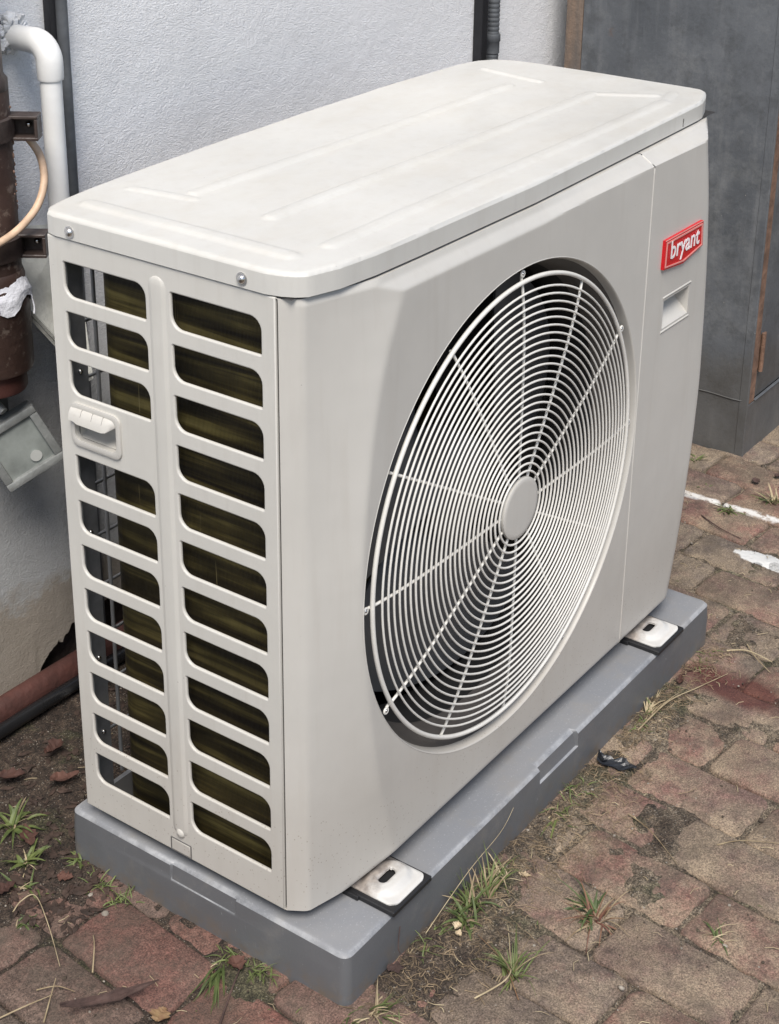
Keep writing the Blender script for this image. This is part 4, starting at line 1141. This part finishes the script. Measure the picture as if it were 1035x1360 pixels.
leaf(.604, -.140, .070, .020, -75, 'torn strip of black plastic by the pad', mat=simple('black_plastic_film', (.018, .020, .024), .35, bump=.002, bscale=60), curl=.35, name='plastic_scrap', cat='plastic scrap', seed=9, dz=.006, tilt=.3)
leaf(.600, -.112, .030, .014, 40, 'crumpled end of black plastic tucked at the pad edge', mat=simple('black_plastic_film_end', (.018, .020, .024), .35, bump=.002, bscale=60), curl=1.1, name='plastic_scrap', cat='plastic scrap', seed=10, dz=.010, tilt=.8)
leaf(.040, .545, .05, .022, -45, 'long dark leaf in the litter by the black hose', curl=.5, seed=11, dz=.014)
leaf(.120, .540, .045, .024, 10, 'dark curled leaf in the litter nearer the unit', curl=.7, seed=12, dz=.016)
leaf(-.030, .43, .055, .020, 60, 'brown leaf lying under the bigger weed', curl=.5, seed=13, dz=.012)
leaf(-.115, .385, .040, .018, -10, 'rust brown leaf at the left edge of the picture', curl=.4, seed=14, dz=.010)
leaf(.085, .480, .050, .020, -30, 'dark leaf close behind the rear of the pad', curl=.6, seed=15, dz=.012)
leaf(1.60, .075, .028, .016, 30, 'light brown leaf by the bushy grass patch', mat=BARK, curl=.4, seed=16)
leaf(1.65, .045, .026, .014, -40, 'brown leaf nearer the cabinet corner', mat=BARK, curl=.4, seed=17)
leaf(.86, -.118, .030, .012, 20, 'dark curled leaf touching the far front corner of the pad', curl=.8, seed=18, dz=.005)

def twig(P, r, label, mat=STRAW, n=8, cat='twig'):
    pts = [(x, y, max(gheight(x, y), GZ) + dz) for (x, y, dz) in P]; b = MB(); pt = bez(pts, n); k = len(pt)
    b.tube(pt, r, 6, rs=[r * (1 - .6 * i / k) for i in range(k)]); o = b.out('twig', mat, None, 60); origin_to(o, pts[0]); tag(o, label, cat, 'dry twigs and stalks'); return o
twig([(-.115, .008, .002), (-.066, .032, .003), (-.022, .048, .012)], .0016, 'dark straight twig below the left side of the pad', BARK)
twig([(-.131, .350, .002), (-.116, .350, .010), (-.102, .338, .014), (-.125, .290, .010), (-.161, .231, .002)], .0010, 'bent pale straw arching over the left pavers')
twig([(-.275, .232, .002), (-.235, .212, .008), (-.200, .202, .004)], .0012, 'pale straw in the bottom left corner, lower one')
twig([(-.235, .180, .002), (-.205, .200, .006), (-.183, .214, .010)], .0012, 'straw crossing the bark strip end at bottom left')
twig([(-.205, .225, .002), (-.190, .205, .008), (-.180, .185, .003)], .0010, 'short straw beside the bark strip')
twig([(-.145, .190, .003), (-.118, .214, .012), (-.100, .235, .004)], .0011, 'upright pale straw above the bark strip')
twig([(.992, -.140, .002), (1.004, -.172, .008), (1.006, -.215, .002)], .0016, 'pale twig on the red stained paver')
twig([(1.03, -.16, .002), (.995, -.190, .007), (.975, -.225, .002)], .0013, 'second pale twig crossing it on the red stained paver')
twig([(.150, -.108, .002), (.246, -.108, .030), (.330, -.106, .045), (.371, -.1015, .060)], .0006, 'long pale stalk leaning up the side of the pad')
twig([(.520, -.205, .002), (.500, -.250, .007), (.466, -.308, .002)], .0011, 'thin brown stalk across the joint in the lower right')
twig([(.535, -.335, .002), (.560, -.36, .005), (.59, -.405, .002)], .0011, 'fine dry stalk near the right edge')
twig([(.10, -.215, .002), (.145, -.235, .012), (.19, -.21, .006), (.225, -.185, .003)], .0012, 'brown stalk bent round the spiky tuft')
twig([(.13, -.26, .002), (.165, -.215, .010), (.185, -.165, .004)], .0009, 'reddish stalk behind the spiky tuft', REDST)
twig([(.70, -.125, .002), (.78, -.135, .014), (.86, -.15, .006), (.93, -.17, .002)], .0013, 'long dry stem curving along the far half of the pad')
twig([(.098, -.104, .055), (.085, -.112, .030), (.10, -.122, .012), (.12, -.14, .003)], .0007, 'hair thin reddish stem against the pad near the foot', BARK)
twig([(1.40, .10, .003), (1.37, .05, .006), (1.36, .0, .003)], .0014, 'dark twig between the white paint marks', BARK)

# small stones and loose crumbs nobody could count
cr = MB(); rnd = random.Random(33)
ico = []
q = bmesh.new(); bmesh.ops.create_icosphere(q, subdivisions=1, radius=1.0); icov = [v.co.copy() for v in q.verts]; icof = [[v.index for v in f.verts] for f in q.faces]; q.free()
def crumb(mb, x, y, s, z=None):
    n_ = len(mb.v); k_ = Vector((rnd.uniform(.6, 1.4), rnd.uniform(.6, 1.4), rnd.uniform(.4, .9))) * s; zz = (max(gheight(x, y), GZ - .001) if z is None else z) + k_.z * .4; off = Vector((rnd.random() * 9, 0, 0))
    for v in icov: p = v * (1 + .35 * noise.noise(v * 1.3 + off)); mb.v.append(Vector((x + p.x * k_.x, y + p.y * k_.y, zz + p.z * k_.z)))
    mb.f += [tuple(i + n_ for i in f) for f in icof]
fine = MB(); dark_ = MB()
for i in range(9000):
    x, y = rnd.uniform(-.4, 1.75), rnd.uniform(-.62, .60)
    if 0 < x < .99 and -.09 < y < .36: continue
    near = math.exp(-(abs(y + .12) / .05) ** 2) * (.0 < x < 1.0) + (1 if y > .33 and x < .5 else 0) + .25
    if rnd.random() > near + max(0, (gheight(x, y) - GZ + .003) * 60): continue
    crumb(fine if rnd.random() < .5 else dark_, x, y, abs(rnd.gauss(.0002, .0006)) + .0005)
t = fine.out('grit', STONE, None, 0); tag(t, 'pale grit and sand grains scattered over the pavers', 'grit', kind='stuff')
for i in range(4200):
    x, y = rnd.uniform(-.35, 1.7), rnd.uniform(-.60, .60)
    if 0 < x < .99 and -.09 < y < .36: continue
    g_ = gheight(x, y) - GZ
    if g_ < -.0005 and rnd.random() < .75: continue
    pr_ = .9 if (y > .28 and x < .5) else (.75 if (-.20 < y < -.09 and 0 < x < .9) else .12)
    if rnd.random() > pr_: continue
    crumb(dark_, x, y, abs(rnd.gauss(.0010, .0014)) + .0008)
t = dark_.out('soil_crumbs', simple('dark_soil_crumb', (.06, .045, .033), .95), None, 0); tag(t, 'dark soil crumbs scattered along the joints', 'soil crumbs', kind='stuff')
ch = MB()
for i in range(1100):    # chopped straw bits
    x, y = rnd.uniform(-.35, 1.7), rnd.uniform(-.6, .58)
    if 0 < x < .99 and -.09 < y < .36: continue
    if rnd.random() > math.exp(-(abs(y + .12) / .06) ** 2) + .28: continue
    z = max(gheight(x, y), GZ) + .001; a = rnd.uniform(0, 6.28); L = rnd.uniform(.005, .022); bx = rnd.uniform(-.4, .4)
    ch.tube([(x, y, z), (x + L * .5 * math.cos(a), y + L * .5 * math.sin(a), z + rnd.uniform(.0005, .003)), (x + L * math.cos(a + bx), y + L * math.sin(a + bx), z)], rnd.uniform(.0003, .0007), 4)
t = ch.out('straw_litter', STRAW, None, 0); tag(t, 'fine dry straw bits littered over soil and pavers', 'straw', kind='stuff')
for (x, y, s, lab) in ((-.062, .252, .0062, 'pale stone chip at the meeting of three pavers left of the pad'), (-.050, .292, .0045, 'smaller grey chip nearer the rear left pad corner'), (.222, -.352, .0045, 'dark pebble on the bare soil at the lower middle'), (.365, -.425, .0040, 'pebble beside the sparse brown sprig')):
    b = MB(); crumb(b, 0, 0, s, 0); o = b.out('stone', STONE, None, 60); o.location = (x, y, max(gheight(x, y), GZ)); tag(o, lab, 'stone', 'loose stone chips')
sm = MB()
for i in range(1500):
    x, y = rnd.uniform(.0, .62), rnd.gauss(-.145, .035)
    if rnd.random() < .35: x, y = rnd.uniform(.62, 1.0), rnd.gauss(-.125, .02)
    if y > -.104: continue
    z = max(gheight(x, y), GZ) + .001; a = rnd.uniform(0, 6.28); L = abs(rnd.gauss(.008, .010)) + .003; bx = rnd.uniform(-.6, .6)
    sm.tube([(x, y, z), (x + L * .5 * math.cos(a), y + L * .5 * math.sin(a), z + rnd.uniform(.0005, .004)), (x + L * math.cos(a + bx), y + L * math.sin(a + bx), z + rnd.uniform(0, .001))], rnd.uniform(.0003, .0006), 3)
t = sm.out('dead_grass_litter', simple('brown_dead_grass', (.21, .155, .095), .9, 0, 60, .5), None, 0); tag(t, 'matted dead grass bits in front of the pad', 'dead grass', kind='stuff')
lf = MB()
for i in range(520):
    if rnd.random() < .72: x, y = rnd.uniform(-.14, .55), rnd.uniform(.375, .605)
    else: x, y = rnd.uniform(-.13, .02), rnd.uniform(.26, .40)
    z = max(gheight(x, y), GZ) + .0015; a = rnd.uniform(0, 6.28); L = rnd.uniform(.003, .013); W2 = L * rnd.uniform(.25, .6); up = rnd.uniform(0, .004); n0 = len(lf.v)
    ca, sa = math.cos(a), math.sin(a)
    for (u, v, h) in ((-1, 0, 0), (-.3, .9, up), (.4, .7, 0), (1, .1, up), (.3, -.8, 0), (-.4, -.9, up * .6)):
        lf.v.append(Vector((x + (u * L * ca - v * W2 * sa), y + (u * L * sa + v * W2 * ca), z + h)))
    lf.v.append(Vector((x, y, z + .001 + up * .4)))
    for k in range(6): lf.f.append((n0 + k, n0 + (k + 1) % 6, n0 + 6))
t = lf.out('leaf_litter', simple('rotting_leaf_flake', (.042, .026, .019), .85, 0, 45, .6), None, 0); tag(t, 'rotting leaf flakes between the wall foot and the pad', 'leaf litter', kind='stuff')
# green moss / short shoots in the joints
ms = MB()
for i in range(420):
    x, y = rnd.uniform(-.35, 1.7), rnd.uniform(-.6, .58)
    if 0 < x < .99 and -.09 < y < .36: continue
    a = noise.noise(Vector((x * 6 + 3, y * 6, 7)))
    if a < .12 and not (-.17 < y < -.10 and .0 < x < .9 and rnd.random() < .35): continue
    z = max(gheight(x, y), GZ - .003)
    blade(ms, (x, y, z), rnd.uniform(0, 6.28), rnd.uniform(.006, .018), rnd.uniform(.4, 1.3), rnd.uniform(.001, .0024), 1, 3)
for i in range(520):
    if rnd.random() < .5: x, y = rnd.uniform(.0, 1.0), -.112 - abs(rnd.gauss(0, .012))
    else: x, y = -.018 - abs(rnd.gauss(0, .012)), rnd.uniform(-.08, .38)
    if noise.noise(Vector((x * 9 + 1, y * 9, 2))) < .08: continue
    z = max(gheight(x, y), GZ - .003)
    blade(ms, (x, y, z), rnd.uniform(0, 6.28), rnd.uniform(.010, .032), rnd.uniform(.6, 1.35), rnd.uniform(.0009, .0022), 1, 4, rnd.uniform(-1, 1))
t = ms.out('sprouts', GRASS, None, 0); tag(t, 'short green sprouts dotted along the joints', 'sprouts', kind='stuff')
